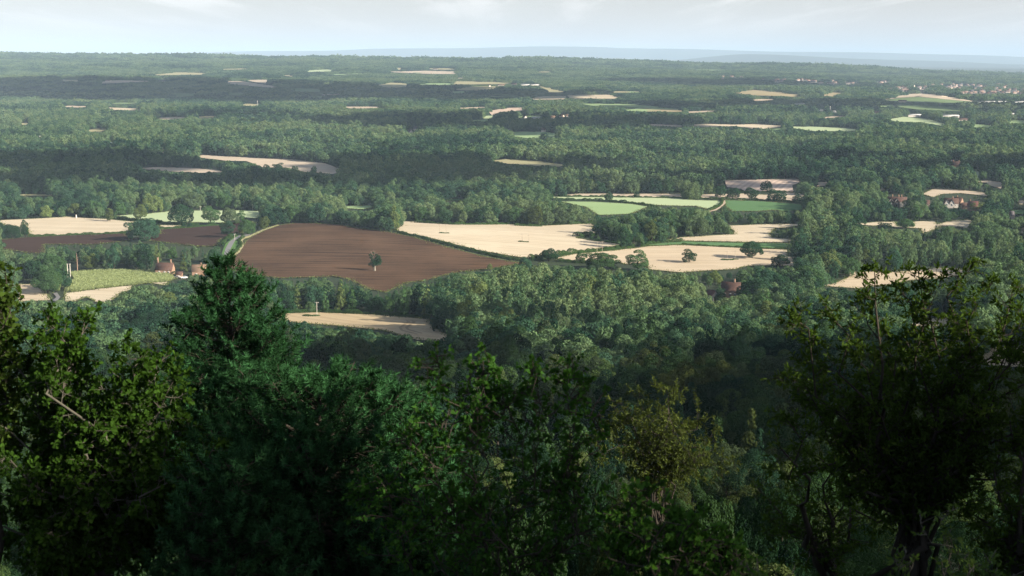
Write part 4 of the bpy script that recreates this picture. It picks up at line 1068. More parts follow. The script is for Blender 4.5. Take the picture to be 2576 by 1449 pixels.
# maize: rows of leaves that nobody could count
mp = Z(4, [(485, 1070), (560, 990), (530, 940), (700, 922), (1000, 920), (1250, 940), (1320, 975), (1290, 990), (1250, 1000), (990, 1025), (800, 1045), (560, 1075)])
mk = np.zeros_like(MASK); fill(mp, mk)
vv, uu = np.nonzero(mk); G = hit(uu[::7] - 100., vv[::7] * 1.)
x0, x1, y0, y1 = G[:, 0].min(), G[:, 0].max(), G[:, 1].min(), G[:, 1].max()
q = np.stack([R.uniform(x0, x1, 60000), R.uniform(y0, y1, 60000)], -1)
q[:, 0] = np.round((q[:, 0] + q[:, 1] * .5) / .8) * .8 - q[:, 1] * .5
q3 = np.stack([q[:, 0], q[:, 1], H(q[:, 0], q[:, 1])], -1); u_, v_, _ = proj(q3)
q3 = q3[mk[np.clip(v_.astype(int), 0, 1448), np.clip(u_.astype(int) + 100, 0, 2799)]]
q3[:, 2] += R.uniform(.3, 2.0, len(q3))
c0 = q3.mean(0)
m = MB(); m.cards(rhombs(q3 - c0, unit(R.normal(size=q3.shape) + [0, 0, .4]), .75, .3), 4)
tag(m.build('maize', M['cropleaf'], None, tuple(c0)), 'pale green maize crop in rows beside the brick cottage', 'crop', kind='stuff')

# tall grass, weeds and brambles along the edges of the nearer fields
mp_, mn_ = [], []
for nm_, _m, poly, lay in FIELDS:
    p_ = np.array(poly)
    if lay or p_[:, 1].mean() < 470: continue
    A = p_; Bq = np.roll(p_, -1, 0)
    for a_, b_ in zip(A, Bq):
        if abs(a_[0] - b_[0]) < 6 and abs(a_[1] - b_[1]) < 3: pass
        n = max(2, int(np.hypot(b_[0] - a_[0], (b_[1] - a_[1]) * 3) / 6))
        t = np.linspace(0, 1, n)
        G_ = hit(a_[0] + (b_[0] - a_[0]) * t, a_[1] + (b_[1] - a_[1]) * t)
        L_ = np.concatenate([[0], np.cumsum(np.linalg.norm(np.diff(G_, axis=0), axis=1))])
        k = int(min(2500, L_[-1] * 7)); s_ = R.uniform(0, L_[-1], k)
        w_ = 1.1 + .8 * np.sin(s_ / 7.0 + a_[0]) + .5 * np.sin(s_ / 2.1)
        q = np.stack([np.interp(s_, L_, G_[:, 0]) + R.normal(size=k) * w_, np.interp(s_, L_, G_[:, 1]) + R.normal(size=k) * w_ * 1.6], -1)
        mp_.append(np.stack([q[:, 0], q[:, 1], H(q[:, 0], q[:, 1]) + R.uniform(.2, .9, k)], -1))
mp_ = np.concatenate(mp_)
m = MB(); m.cards(rhombs(mp_ - mp_[0], unit(R.normal(size=mp_.shape) + [0, 0, .5]), .62, .5), 4)
tag(m.build('field_margin_grass', M['margin'], None, tuple(mp_[0])), 'rough grass and weeds along the field edges', 'grass', kind='stuff')

# half-dead oak on the ploughed rise
p = gp(943, 683); d = p[1] / CP; k_ = d / F
root = empty('half_dead_tree', tuple(p)); tag(root, 'half-dead tree with bare pale limbs standing alone on the ploughed rise', 'tree')
t = MB(); t.tube([(0, 0, -.5), (-.1, 0, 3), (.1, .1, 5.2), (.6, .2, 7.2), (.9, .2, 9)], [.75, .6, .5, .38, .2], 8); t.build('trunk', M['deadwood'], root)
b = MB()
for e in [(-3.4, .3, 12.0), (-2.4, -.6, 13.4), (-.6, .4, 13.6), (1.7, .3, 12.6), (3.2, -.3, 11.0), (-3.6, .5, 9.0), (3.6, .2, 8.2)]:
    e = np.array(e); s_ = np.array([.2, .1, 5.0 + R.uniform(0, 2)]); mm = (s_ + e) / 2 + R.normal(size=3) * .5
    b.tube([s_, mm, e], [.2, .13, .04], 6)
    for _ in range(4):
        f_ = mm + (e - mm) * R.uniform(.2, .9); b.tube([f_, f_ + R.normal(size=3) * [1, 1, .8] + [0, 0, .5]], [.09, .03], 4)
b.build('bare_limb', M['deadwood'], root)
c = MB()
for cx, cy, cz, r in [(-2.4, 0, 4.2, 1.9), (-.2, -.6, 4.6, 2.0), (2.2, 0, 4.8, 1.9), (3.2, .3, 6.2, 1.5), (1.0, 0, 7.2, 1.6), (2.6, 0, 9.6, 1.2), (-2.9, 0, 10.8, .9), (-.8, .4, 12.0, .7), (3.0, 0, 7.6, 1.4), (-1.0, 0, 6.2, 1.7), (.6, .3, 5.6, 1.8), (1.8, -.3, 8.4, 1.5), (-2.2, .2, 8.8, 1.2), (-1.4, 0, 10.2, 1.0), (1.2, .2, 10.6, 1.0)]:
    q = crown_cards(r, r * 1.6, 7, r * .45, .34, 1.2); c.cards(q + [cx, cy, cz - r * .7], 4)
co = c.build('crown', M['indiv'], root); co.color = (*DARKG, 1)
lone_xy.append((p[0], p[1], 6))
# bare reddish trunk by the maize
p = gp(195, 686); h = 50 * p[1] / CP / F
root = empty('dead_conifer', tuple(p)); tag(root, 'bare reddish dead trunk standing before the trees by the maize', 'tree')
t = MB(); t.tube([(0, 0, -.5), (.1, 0, h * .5), (-.1, 0, h)], [.34, .26, .08], 8); t.build('trunk', M['redtrunk'], root)
for k in range(6):
    z = h * (.35 + .1 * k); a = R.uniform(0, 6); b = MB(); b.tube([(0, 0, z), (math.cos(a) * 1.3, math.sin(a) * .8, z + .5)], [.12, .04], 5); b.build('branch_stub', M['redtrunk'], root)
fill([(192, 638), (199, 638), (199, 676), (192, 676)], MASK)

# ------------------------------------------------------------------ fill the woods
ok, fac = fit(allp, Ht, Wd, sz)
sz = sz * fac; Ht = Ht * fac
for x, y, r in lone_xy:
    if y < 3600: ok &= (allp[:, 0] - x) ** 2 + (allp[:, 1] - y) ** 2 > r * r
# keep the slope right under the viewpoint open for the big trees that stand there
sel = np.nonzero(ok)[0]
P_, S_, K_, T_ = allp[sel], sz[sel], pk[sel], Ht[sel]
Rx_ = np.array([s[0] for s in ALL])[K_] * S_
# which of them show largest: a coarse front-to-back count of covered cells
cov = np.zeros((363, 645), bool)
FRONT = [[(0, 640), (60, 760), (200, 800), (320, 860), (430, 930), (470, 1449), (0, 1449)], [(560, 680), (640, 720), (720, 900), (830, 950), (830, 1050), (480, 1060), (420, 900)], [(500, 1050), (1050, 1020), (1100, 1449), (480, 1449)],
         [(2150, 720), (2260, 650), (2540, 640), (2576, 700), (2576, 1449), (1950, 1449), (1950, 1100), (2100, 1000)]]
big_mask = np.zeros_like(MASK)
for f in FRONT: fill(f, big_mask)
cov |= big_mask[::4, 100:2676:4][:363, :645][:, :645] if big_mask[::4, 100:2676:4].shape[1] >= 645 else np.pad(big_mask[::4, 100:2676:4], ((0, 0), (0, 645 - big_mask[::4, 100:2676:4].shape[1])))[:363]
area = np.zeros(len(P_))
uu, vv, ff = proj(P_ + np.stack([0 * T_, 0 * T_, T_ * .55], -1))
for i_ in np.argsort(P_[:, 1]):
    if P_[i_, 1] > 1500: break
    ru = Rx_[i_] * F / ff[i_] / 4; rv = T_[i_] * .5 * F / ff[i_] / 4
    a, b = uu[i_] / 4, vv[i_] / 4
    x0, x1 = int(max(0, a - ru)), int(min(645, a + ru + 1)); y0, y1 = int(max(0, b - rv)), int(min(363, b + rv + 1))
    if x1 <= x0 or y1 <= y0: continue
    s = cov[y0:y1, x0:x1]; area[i_] = (~s).sum(); s[:] = True
ind = np.argsort(-area)[:255]
ind = ind[area[ind] > 3]
isind = np.zeros(len(P_), bool); isind[ind] = True

ZONES = [  # u0, u1, v0, v1, side, zone
    (-200, 480, 720, 1100, 'the picture edge', 'wood beside the tall pine'),
    (-200, 620, 560, 720, 'the picture edge', 'trees around the maize'),
    (480, 1085, 640, 812, 'the pine', 'belt above the near stubble'),
    (480, 1160, 812, 1010, 'the pine', 'wood below the near stubble'),
    (1000, 1320, 560, 760, 'the plough', 'wood touching the plough'),
    (1085, 1480, 760, 900, 'the near stubble', 'wood past the near stubble'),
    (1160, 1560, 880, 1040, 'the near stubble', 'wood above the birch'),
    (1320, 1790, 560, 760, 'the plough', 'wood below the lower stubble'),
    (1480, 2000, 760, 880, 'the near stubble', 'wood before the brown house'),
    (1560, 2150, 870, 1040, 'the birch', 'wood above the beech'),
    (1790, 2250, 560, 770, 'the lower stubble', 'wood around the brown house'),
    (2000, 2700, 760, 1010, 'the brown house', 'wood behind the dark oak'),
    (2150, 2700, 560, 800, 'the lower stubble', 'far wood past the dark oak'),
    (1000, 1560, 1010, 1500, 'the broad pine', 'thicket behind the birch'),
    (1560, 2000, 1010, 1500, 'the birch', 'thicket around the beech'),
    (2000, 2700, 1000, 1500, 'the birch', 'shade under the dark oak'),
    (-200, 1000, 1000, 1500, 'the picture edge', 'gaps around the pines')]
ORD = 'first second third fourth fifth sixth seventh eighth ninth tenth eleventh twelfth thirteenth fourteenth fifteenth sixteenth seventeenth eighteenth nineteenth twentieth'.split()
cn = ['dark green', 'mid green', 'blue green', 'olive', 'yellow green', 'grey green']
SHP = ['rounded', 'upright', 'broad', 'bushy', 'slim', 'spreading', 'pointed', 'domed', 'open', 'columnar', 'squat']
buckets = {}
for i_ in ind:
    u, v = uu[i_], vv[i_]
    z = next((k for k, q in enumerate(ZONES) if q[0] <= u < q[1] and q[2] <= v < q[3]), len(ZONES))
    w = [.30, .26, .16, .10, .08, .10] if v > 640 else [.2, .3, .12, .06, .16, .16]
    c = cn[R.choice(6, p=w)]
    buckets.setdefault((z, c, int(K_[i_])), []).append(i_)
for (z, c, k), L_ in sorted(buckets.items()):
    L_.sort(key=lambda i_: uu[i_])
    side, zone = ZONES[z][4:6] if z < len(ZONES) else ('the maize', 'woods beyond the fields')
    for n_, i_ in enumerate(L_):
        if len(L_) == 1: lab = f'only {c} {SHP[k]} tree in the {zone}'
        else: lab = f'{ORD[min(n_, 19)]} {c} {SHP[k]} tree from {side} in the {zone}'
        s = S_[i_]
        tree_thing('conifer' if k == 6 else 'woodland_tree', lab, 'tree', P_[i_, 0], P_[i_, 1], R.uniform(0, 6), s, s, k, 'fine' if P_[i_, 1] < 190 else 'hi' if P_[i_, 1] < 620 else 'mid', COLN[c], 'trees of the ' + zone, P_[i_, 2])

def sc3(s): return np.stack([s * R.uniform(.9, 1.2, len(s)), s * R.uniform(.9, 1.2, len(s)), s], -1)
rest = ~isind
a0 = rest & (P_[:, 1] < 190); a = rest & (P_[:, 1] >= 190) & (P_[:, 1] < 420); b = rest & (P_[:, 1] >= 420) & (P_[:, 1] < 1500); c = rest & (P_[:, 1] >= 1500)
# unseen trees added on the scarp out of frame, sized to shade the foreground
side, sel_s = [], []
for p_, s_, h_ in [(5, 24, 10), (10.5, 21, 8.9), (13.8, 19, 12.3), (16.6, 22, 11.4), (19.4, 19, 11.4), (22.4, 23, 13.8), (25.2, 20, 14.4), (28.2, 23, 15), (31.5, 20, 14), (35, 24, 13.5), (39, 22, 13), (44, 26, 13.5), (50, 24, 12.5), (15, 34, 13), (24, 36, 14), (34, 38, 14)]:
    x_, y_ = s_ * .883 + p_ * .469, -s_ * .469 + p_ * .883
    side.append((x_, y_, float(H(x_, y_)))); sel_s.append(h_ / 12.5)
side, sel_s = np.array(side), np.array(sel_s)
scatter('woodland', P_HI, np.concatenate([P_[a], side]), np.concatenate([sc3(S_[a]), sc3(sel_s)]), R.uniform(0, 6.28, a.sum() + len(side)), np.concatenate([K_[a], np.zeros(len(side), int)]), 'dense mixed woodland covering the slope below the viewpoint, plus unseen added shade trees')
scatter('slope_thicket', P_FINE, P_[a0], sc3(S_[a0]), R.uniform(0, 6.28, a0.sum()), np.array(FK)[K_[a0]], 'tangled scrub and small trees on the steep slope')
scatter('field_woodland', P_MID, P_[b], sc3(S_[b] * 1.06), R.uniform(0, 6.28, b.sum()), K_[b], 'woods and tree belts among the stubble and ploughed fields')
scatter('plain_woodland', P_LOW, P_[c], sc3(S_[c] * 1.18), R.uniform(0, 6.28, c.sum()), K_[c], 'continuous woodland across the plain beyond the fields')
fp = grid_pts(3480, 10100, 25, .40, 60)
fs = R.uniform(.65, 1.35, len(fp)) * (.95 + .3 * patch_noise(fp[:, 0], fp[:, 1], 420))
fs = np.where(fp[:, 1] > 8800, fs * R.uniform(.6, 1.7, len(fs)), fs)
okf, ff_ = fit(fp, 11 * fs, 13 * fs, fs)
fs = fs * ff_
for x, y, r in lone_xy:
    if y > 3400: okf &= (fp[:, 0] - x) ** 2 + (fp[:, 1] - y) ** 2 > (r + 9) ** 2
fp, fs = fp[okf], fs[okf]
scatter('distant_woodland', P_CL, fp, sc3(fs), R.uniform(0, 6.28, len(fp)), R.integers(0, 7, len(fp)), 'hazy forest running to the skyline ridge')

# ------------------------------------------------------------------ the big trees on the scarp in front
def poly_smooth(P, n=12):
    P = np.asarray(P, float); t = np.linspace(0, 1, len(P)); tt = np.linspace(0, 1, n)
    Q = np.stack([np.interp(tt, t, P[:, k]) for k in range(3)], -1)
    for _ in range(2): Q[1:-1] = (Q[:-2] + 2 * Q[1:-1] + Q[2:]) / 4
    return Q

def fg_tree(name, label, cat, base, stems, r0, nsec, lsec, ntw, ltw, leaf, kind, per, mat, bark, t0=.3, up=.45, sag=0.0, spread=1.0, group=None):
    """stems: polylines (world); side branches, twigs, and rosettes of leaves at the twigs"""
    root = empty(name, tuple(base)); tag(root, label, cat, group)
    base = np.asarray(base)
    tr = MB(); br = MB(); LP, LD = [], []
    for si, st in enumerate(stems):
        Q = poly_smooth(st, 14)
        Q[2:-1] += R.normal(size=(11, 3)) * .02 * np.linalg.norm(Q[-1] - Q[0])
        rad = np.linspace(r0 * (1 if si == 0 else .62), r0 * .07, 14)
        tr.tube(Q - base, rad, 7)
        ns = nsec if np.isscalar(nsec) else nsec[si]
        for k in range(ns):
            t = t0 + (1 - t0) * (k + R.random()) / ns
            f = t * 13; i = int(min(12, f)); s = Q[i] + (Q[i + 1] - Q[i]) * (f - i)
            ax = unit(Q[min(13, i + 1)] - Q[max(0, i - 1)])
            d = R.normal(size=3); d -= ax * (d @ ax); d = unit(d) + ax * up; d = unit(d)
            L = lsec * (1.25 - .95 * t) * R.uniform(.55, 1.2)
            e = s + d * L + [0, 0, -sag * L]
            m = (s + e) / 2 + R.normal(size=3) * .06 * L
            B = poly_smooth([s, m, e], 6)
            br.tube(B - base, np.linspace(max(.006, r0 * .16 * (1.1 - t)), .004, 6), 4)
            for q in range(ntw):
                g = R.uniform(.3, 1) if q else 1.0
                a = B[int(g * 5)]
                td = unit(d * .6 + R.normal(size=3) * .75 * spread + [0, 0, .15 - sag])
                te = a + td * ltw * R.uniform(.4, 1.2)
                br.tube([a - base, te - base], [.005, .003], 3)
                n = max(2, int(per * R.uniform(.6, 1.4)))
                f = R.uniform(.25, 1, (n, 1)) ** .6
                LP.append(a + (te - a) * f); LD.append(td * .55 + R.normal(size=(n, 3)) * .7)
        n = per * 2
        LP.append(np.repeat(Q[-1:], n, 0) + R.normal(size=(n, 3)) * .04); LD.append(unit(Q[-1] - Q[-2]) * .8 + R.normal(size=(n, 3)) * .6)
    tr.build('trunk', M[bark], root)
    if 'shrub' not in name: br.build('branches', M[bark], root)
    P = np.concatenate(LP); D = np.concatenate(LD); D[:, 2] -= sag
    V, k = leaves(P - base, D, leaf, kind)
    m = MB(); m.cards(V, k)
    if 'shrub' in name:  # shrub branches are joined into the leaves mesh
        for a_ in br.Fc: m.Fc.append((a_[0] + m.n, 1))
        m.V += br.V; m.n += br.n
    m.build('leaves', [M[mat], M[bark]], root)
    return root

def stems_from(y, base_uv, tips, fork=.35, dy=.8):
    """stems that leave a base in the picture's column and rise to tips (u, v)"""
    b = W(*base_uv, y); g = np.array([b[0], y, float(H(b[0], y)) - .2])
    out = []
    for k, (u, v) in enumerate(tips):
        e = W(u, v, y + R.uniform(-dy, dy))
        f = g + (b - g) * R.uniform(.8, 1.0)
        m1 = b + (e - b) * [fork, .5, .5] + R.normal(size=3) * .1
        out.append(np.array([g, f, b + (e - b) * [.08, .1, .16], m1, e]))
    return g, out

# young oak
g, st = stems_from(21, (245, 1390), [(215, 800), (130, 815), (60, 850), (320, 880), (-40, 830), (395, 905), (440, 940), (180, 900), (290, 960), (60, 980), (350, 1050), (500, 1080), (120, 1080), (-60, 1000), (240, 1080), (470, 1190), (20, 1150), (400, 1230), (540, 1120), (-20, 1230), (60, 1260), (150, 1230), (250, 1220), (330, 1290), (-60, 1330), (90, 1370)], dy=1.0)
fg_tree('oak_tree', 'young oak with lobed leaves and pale lichened trunk beside the tall pine', 'tree', g, st, .12, 36, .75, 6, .26, .085, 'oak', 14, 'oakleaf', 'greybark', t0=.42)
g, st = stems_from(21, (-60, 1200), [(12, 675), (-30, 700), (38, 750), (-70, 760), (10, 860), (-40, 950), (20, 790)], dy=.5)
fg_tree('oak_tree', 'oak branch tip reaching in at the picture edge, above the young oak', 'tree', g, st, .10, 20, .6, 4, .24, .10, 'oak', 10, 'oakleaf2', 'bark', t0=.5)
# tall dark oak
g, st = stems_from(25, (2300, 1330), [(2200, 675), (2165, 745), (2255, 720), (2310, 685), (2375, 690), (2450, 660), (2500, 705), (2550, 720), (2610, 740), (2085, 790), (1995, 800), (2040, 870), (1960, 950), (2480, 850), (2395, 810), (2130, 880), (2560, 900), (2640, 850), (1975, 1050), (2080, 1020), (2600, 1010), (2680, 760), (2700, 950), (2020, 960), (2230, 880), (2330, 900), (2450, 990), (2150, 1060)], fork=.6, dy=1.4)
fg_tree('oak_tree', 'tall dark oak with forked trunk and many upright leaders above the stubble', 'tree', g, st, .11, 30, .72, 5, .26, .11, 'narrow', 9, 'oakleaf2', 'bark', t0=.45, up=.7)
g, st = stems_from(30, (2080, 1420), [(1960, 1120), (2060, 1150), (2180, 1160), (1900, 1220), (2250, 1230), (2000, 1270)], dy=1)
fg_tree('oak_tree', 'low shadowed oak under the tall dark oak', 'tree', g, st, .15, 20, 1.1, 4, .3, .11, 'narrow', 8, 'oakleaf2', 'bark', t0=.4)
g, st = stems_from(24, (2590, 1440), [(2540, 1060), (2600, 1000), (2500, 1180), (2570, 1230), (2440, 1290), (2530, 1330)], dy=1)
fg_tree('oak_tree', 'black-looking oak in deep shade at the picture edge', 'tree', g, st, .15, 20, 1.0, 4, .3, .11, 'narrow', 8, 'oakleaf2', 'bark', t0=.4)
# rusty beech
g, st = stems_from(62, (1660, 1200), [(1560, 1010), (1610, 985), (1660, 975), (1700, 985), (1755, 1020), (1800, 1080), (1530, 1060), (1630, 1040), (1720, 1060), (1500, 1120), (1580, 1110), (1780, 1140), (1840, 1150)], dy=2)
fg_tree('beech_tree', 'rusty olive beech with a domed crown in the slope thicket', 'tree', g, st, .1, 28, 1.4, 5, .5, .15, 'narrow', 11, 'beechleaf', 'bark', t0=.4)

# scrub in the dip between the birch and the dark oak
for u, v, y, w_, h_, k, cn_, lab in [
    (1560, 1190, 52, 250, 8, 0, 'olive', 'olive scrub tree at the foot of the rusty beech, on its birch side'),
    (1760, 1200, 50, 260, 8, 3, 'mid green', 'mid green scrub tree at the foot of the rusty beech, on its dark oak side'),
    (1640, 1290, 42, 260, 7, 0, 'dark green', 'dark scrub tree below the rusty beech'),
    (1840, 1300, 40, 280, 7, 3, 'grey green', 'grey-green scrub tree between the bright birch sprays and the dark oak'),
    (1480, 1150, 60, 200, 9, 3, 'dark green', 'dark scrub tree behind the slender birch, towards the beech'),
    (1930, 1180, 55, 230, 9, 0, 'dark green', 'dark scrub tree under the reaching bough of the dark oak'),
    (1720, 1370, 34, 260, 6, 3, 'mid green', 'low green scrub just above the bright birch sprays'),
    (1960, 1400, 32, 300, 6, 0, 'dark green', 'low dark scrub beside the lowest shadowed oak'),
    (1300, 1230, 48, 260, 8, 0, 'mid green', 'green scrub tree seen through the slender birch')]:
    p = W(u, v, y); z0 = float(H(p[0], y)); ht = max(p[2] - z0, h_) * .92
    s = fine_me[FK[k]][2]
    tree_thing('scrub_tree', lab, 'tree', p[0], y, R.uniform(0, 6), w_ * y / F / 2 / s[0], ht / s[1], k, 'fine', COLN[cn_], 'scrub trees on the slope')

# pines
def pine(name, label, y, base_uv, top_uv, wid, whorls, per, t_shape, r0, mat='needle', shoot=.26):
    """whorled boughs, each with upturned brush-like shoots; wid: half width in frame units at heights t"""
    top = W(*top_uv, y); b = W(*base_uv, y)
    g = np.array([b[0], y, float(H(b[0], y)) - .3])
    root = empty(name, tuple(g)); tag(root, label, 'tree')
    tr, br, nd = MB(), MB(), MB()
    Q = poly_smooth([g, b + [0, 0, -.2], (b * .5 + top * .5) + R.normal(size=3) * [.1, .1, 0], top], 16)
    tr.tube(Q - g, np.linspace(r0, .02, 16), 8)
    sp = y / F
    S, D = [], []
    for k in range(whorls):
        t = (k + .5) / whorls
        z = b + (top - b) * t
        i_ = np.interp(t, [0, 1], [3, 15]); c = Q[int(i_)] * 0 + z
        half = np.interp(t, t_shape[0], t_shape[1]) * sp * wid
        nb = max(3, int(per * (1.1 - .6 * t)))
        for q in range(nb):
            a = q * 2 * PI / nb + R.uniform(0, 1.2) + k
            L = half * R.uniform(.62, 1.08)
            d = np.array([math.cos(a), math.sin(a), .12 + .5 * t + R.uniform(-.1, .25)])
            e = c + d * [L, L, L]
            m = c + (e - c) * .5 + [0, 0, -.08 * L]
            B = poly_smooth([c, m, e], 7); B[-1, 2] += .08 * L
            br.tube(B - g, np.linspace(max(.008, .06 * L * .3), .006, 7), 5)
            ns = max(4, int(L / .046))
            for s_ in range(ns):
                f = R.uniform(.28, 1.0) ** .7
                p0 = B[0] + (B[-1] - B[0]) * f; p0[2] = np.interp(f, np.linspace(0, 1, 7), B[:, 2])
                off = R.normal(size=3) * [1, 1, .55] * (.10 + .26 * L * (1.05 - f))
                p1 = p0 + off
                br.tube([p0 - g, p1 - g], [.006, .004], 3)
                S.append(p1); D.append(unit(np.array([d[0], d[1], 0]) * .55 + off * .8 + [0, 0, .75] + R.normal(size=3) * .25))
    for q in range(6): S.append(top + R.normal(size=3) * .05); D.append(unit(np.array([0, 0, 1]) + R.normal(size=3) * .25))
    S = np.array(S); D = np.array(D); n = len(S); k = 56
    # needles: slim blades round each shoot
    t = R.uniform(0, 1, (n, k, 1)); base = S[:, None] + D[:, None] * shoot * (t - .15)
    rd = unit(R.normal(size=(n, k, 3))); rd -= D[:, None] * (rd * D[:, None]).sum(-1, keepdims=True); rd = unit(rd)
    nd_d = unit(D[:, None] * R.uniform(.5, 1.1, (n, k, 1)) + rd)
    side_ = unit(np.cross(nd_d, R.normal(size=(n, k, 3)))) * .0085
    tip = base + nd_d * R.uniform(.08, .13, (n, k, 1))
    V = np.stack([base - side_, base + side_, tip], 2).reshape(-1, 3, 3) - g
    nd.cards(V, 3)
    tone = np.repeat(R.uniform(.35, 1.7, n), k * 3)
    tr.build('trunk', M['bark'], root); br.build('branches', M['bark'], root); no = nd.build('needles', M[mat], root)
    at = no.data.attributes.new('tone', 'FLOAT', 'POINT'); at.data.foreach_set('value', tone.astype(np.float32))
    return root
pine('pine_tree', 'tall dark pine with a pointed top rising over the brick cottage', 27, (610, 1330), (568, 668), 215, 22, 9, ([0, .3, .5, .62, .74, .85, .93, 1], [1.0, 1.0, .95, .78, .6, .38, .2, .06]), .14)
pine('pine_tree', 'broad bushy pine in front of the tall pine, filling its foot', 22, (800, 1560), (805, 985), 330, 17, 10, ([0, .3, .55, .75, .9, 1], [1.1, 1.05, .95, .75, .5, .15]), .12)
pine('pine_tree', 'shorter pine between the broad pine and the birch', 24, (1000, 1560), (1010, 1030), 200, 11, 8, ([0, .4, .7, .9, 1], [1.0, 1.0, .8, .5, .15]), .10)
pine('pine_tree', 'small shaded pine at the foot of the young oak', 20, (560, 1600), (600, 1170), 200, 10, 8, ([0, .4, .7, .9, 1], [1.0, 1.0, .8, .5, .15]), .10)

# birch
def birch(name, label, y, stems, per, leaf, r0, mat='birchleaf', bk='bark'):
    b0 = stems[0][0]; p = W(*b0, y); g = np.array([p[0], y, float(H(p[0], y)) - .2])
    S = []
    for s in stems:
        pts = [g] + [W(u, v, y + R.uniform(-.5, .5)) for u, v in s]
        S.append(np.array(pts))
    return fg_tree(name, label, 'tree', g, S, r0, per, .44, 4, .17, leaf, 'birch', 10, mat, bk, t0=.38, up=1.0, sag=.12)
birch('birch_tree', 'slender birch with small blurred leaves on several thin upright stems', 11.5,
      [[(1290, 1600), (1215, 1350), (1160, 1100), (1125, 890)], [(1290, 1600), (1250, 1350), (1215, 1120), (1190, 960)], [(1300, 1600), (1300, 1380), (1290, 1150), (1250, 960)], [(1310, 1600), (1340, 1350), (1350, 1150), (1335, 945)],
       [(1320, 1600), (1380, 1380), (1420, 1180), (1430, 950)], [(1320, 1600), (1430, 1400), (1460, 1250), (1470, 1040)], [(1280, 1600), (1150, 1400), (1070, 1230), (1020, 1090)], [(1270, 1600), (1080, 1450), (980, 1320), (930, 1220)], [(1300, 1600), (1240, 1450), (1130, 1250), (1090, 1080)]], 36, .042, .022)
birch('birch_tree', 'bright low birch sprays lit at the foot of the slender birch', 9.5,
      [[(1720, 1640), (1660, 1400), (1600, 1230)], [(1720, 1640), (1720, 1420), (1700, 1310)], [(1730, 1640), (1780, 1470), (1800, 1390)], [(1740, 1640), (1820, 1480), (1850, 1390)], [(1700, 1640), (1600, 1470), (1560, 1320)], [(1720, 1640), (1760, 1500), (1740, 1370)]], 30, .044, .014)
# bright willow shoots
for lab, y, tips in [('tall bright shoot of a willow sapling in front of the dark oak trunk', 10, [(2365, 1312), (2400, 1380), (2420, 1420)]), ('pair of bright leafy shoots beside the tall willow shoot', 10.5, [(2500, 1405), (2470, 1425)]),
                     ('short bright leafy shoot left of the dark oak trunk', 10, [(2245, 1402), (2275, 1440)]), ('small pale sprig poking up beside the bright birch sprays', 9, [(1885, 1428), (1905, 1440)])]:
    u = tips[0][0] + 70; p = W(u, 1560, y); g = np.array([p[0], y, float(H(p[0], y)) - .2])
    S = [np.array([g, p + (W(a, b, y) - p) * .5, W(a, b, y)]) for a, b in tips]
    fg_tree('willow_shrub', lab.replace(' left of', ' beside'), 'sapling', g, S, .012, 9, .12, 2, .07, .048, 'narrow', 5, 'shoot', 'greybark', t0=.5, up=1.2)

# ------------------------------------------------------------------ clouds above and out of the frame, whose shade falls on the plain
def cloud_over(u, v, su, sv, alt, n, dens=1.0, seed=0, yr=None):
    """lumps of cloud placed so that their shade falls over the ground seen at (u, v)"""
    rg = np.random.default_rng(seed)
    c = gp(u, v) if yr is None else np.array([u, v, 0.])
    off = SUN / SUN[2] * (alt - c[2])
    cc = c + off
    th = np.linspace(0, PI, 7); ph = np.linspace(0, 2 * PI, 12, endpoint=False)
    for k in range(n):
        a = rg.uniform(0, 2 * PI); r = math.sqrt(rg.random())
        q = cc + [r * math.cos(a) * su, r * math.sin(a) * sv, rg.uniform(-15, 35)]
        rad = rg.uniform(.22, .42) * min(su, sv) * (1.15 - .5 * r) * dens
        V = np.array([[math.sin(t) * math.cos(p_), math.sin(t) * math.sin(p_), max(-.25, math.cos(t)) * .45] for t in th for p_ in ph]) * rad * rg.uniform(.8, 1.25, (84, 1)) * [1.3, 1, 1] + q
        Fa = [[i * 12 + j, i * 12 + (j + 1) % 12, (i + 1) * 12 + (j + 1) % 12, (i + 1) * 12 + j] for i in range(6) for j in range(12)]
        CL.add(V, Fa)
CL = MB()
cloud_over(420, 228, 1500, 900, 800, 40, .9, 1)
cloud_over(1000, 246, 600, 420, 800, 26, 1, 2)
cloud_over(130, 428, 190, 170, 700, 40, 1, 3)
cloud_over(640, 474, 340, 75, 700, 60, 1.3, 13)
cloud_over(1130, 440, 150, 170, 700, 36, 1, 4)
cloud_over(1300, 318, 520, 260, 700, 40, 1, 5)
cloud_over(1750, 470, 120, 70, 700, 16, 1, 10)
cloud_over(2450, 430, 190, 130, 700, 22, 1, 11)
cloud_over(1900, 212, 600, 500, 800, 22, 1, 12)
cloud_over(2150, 270, 620, 330, 700, 40, 1, 6)
cloud_over(700, 300, 420, 110, 700, 20, 1, 8)
cloud_over(20, 300, 260, 170, 700, 5, 1, 7, True)  # this unseen cloud and the next are added to darken the near slope
cloud_over(0, 500, 210, 130, 700, 10, 1, 9, True)
clo = CL.build('clouds', M['cloud']); clo.data.polygons.foreach_set('use_smooth', [True] * len(clo.data.polygons))
tag(clo, 'broken white fair-weather clouds over the plain, with two added to shade the slope', 'clouds', kind='stuff')

# ------------------------------------------------------------------ haze
m, nt, N, L = newmat('haze')
out = N.new('ShaderNodeOutputMaterial'); pv = N.new('ShaderNodeVolumePrincipled')
pv.inputs['Color'].default_value = (.56, .76, 1.0, 1); pv.inputs['Density'].default_value = 4.6e-5; pv.inputs['Anisotropy'].default_value = -.15
L.new(pv.outputs[0], out.inputs['Volume'])
hz = MB(); zb, zt = -60.0, 560.0
hz.box((0, 29000, (zb + zt) / 2), (100000, 64000, zt - zb))
tag(hz.build('haze', m), 'pale blue haze over the plain', 'haze', kind='stuff')

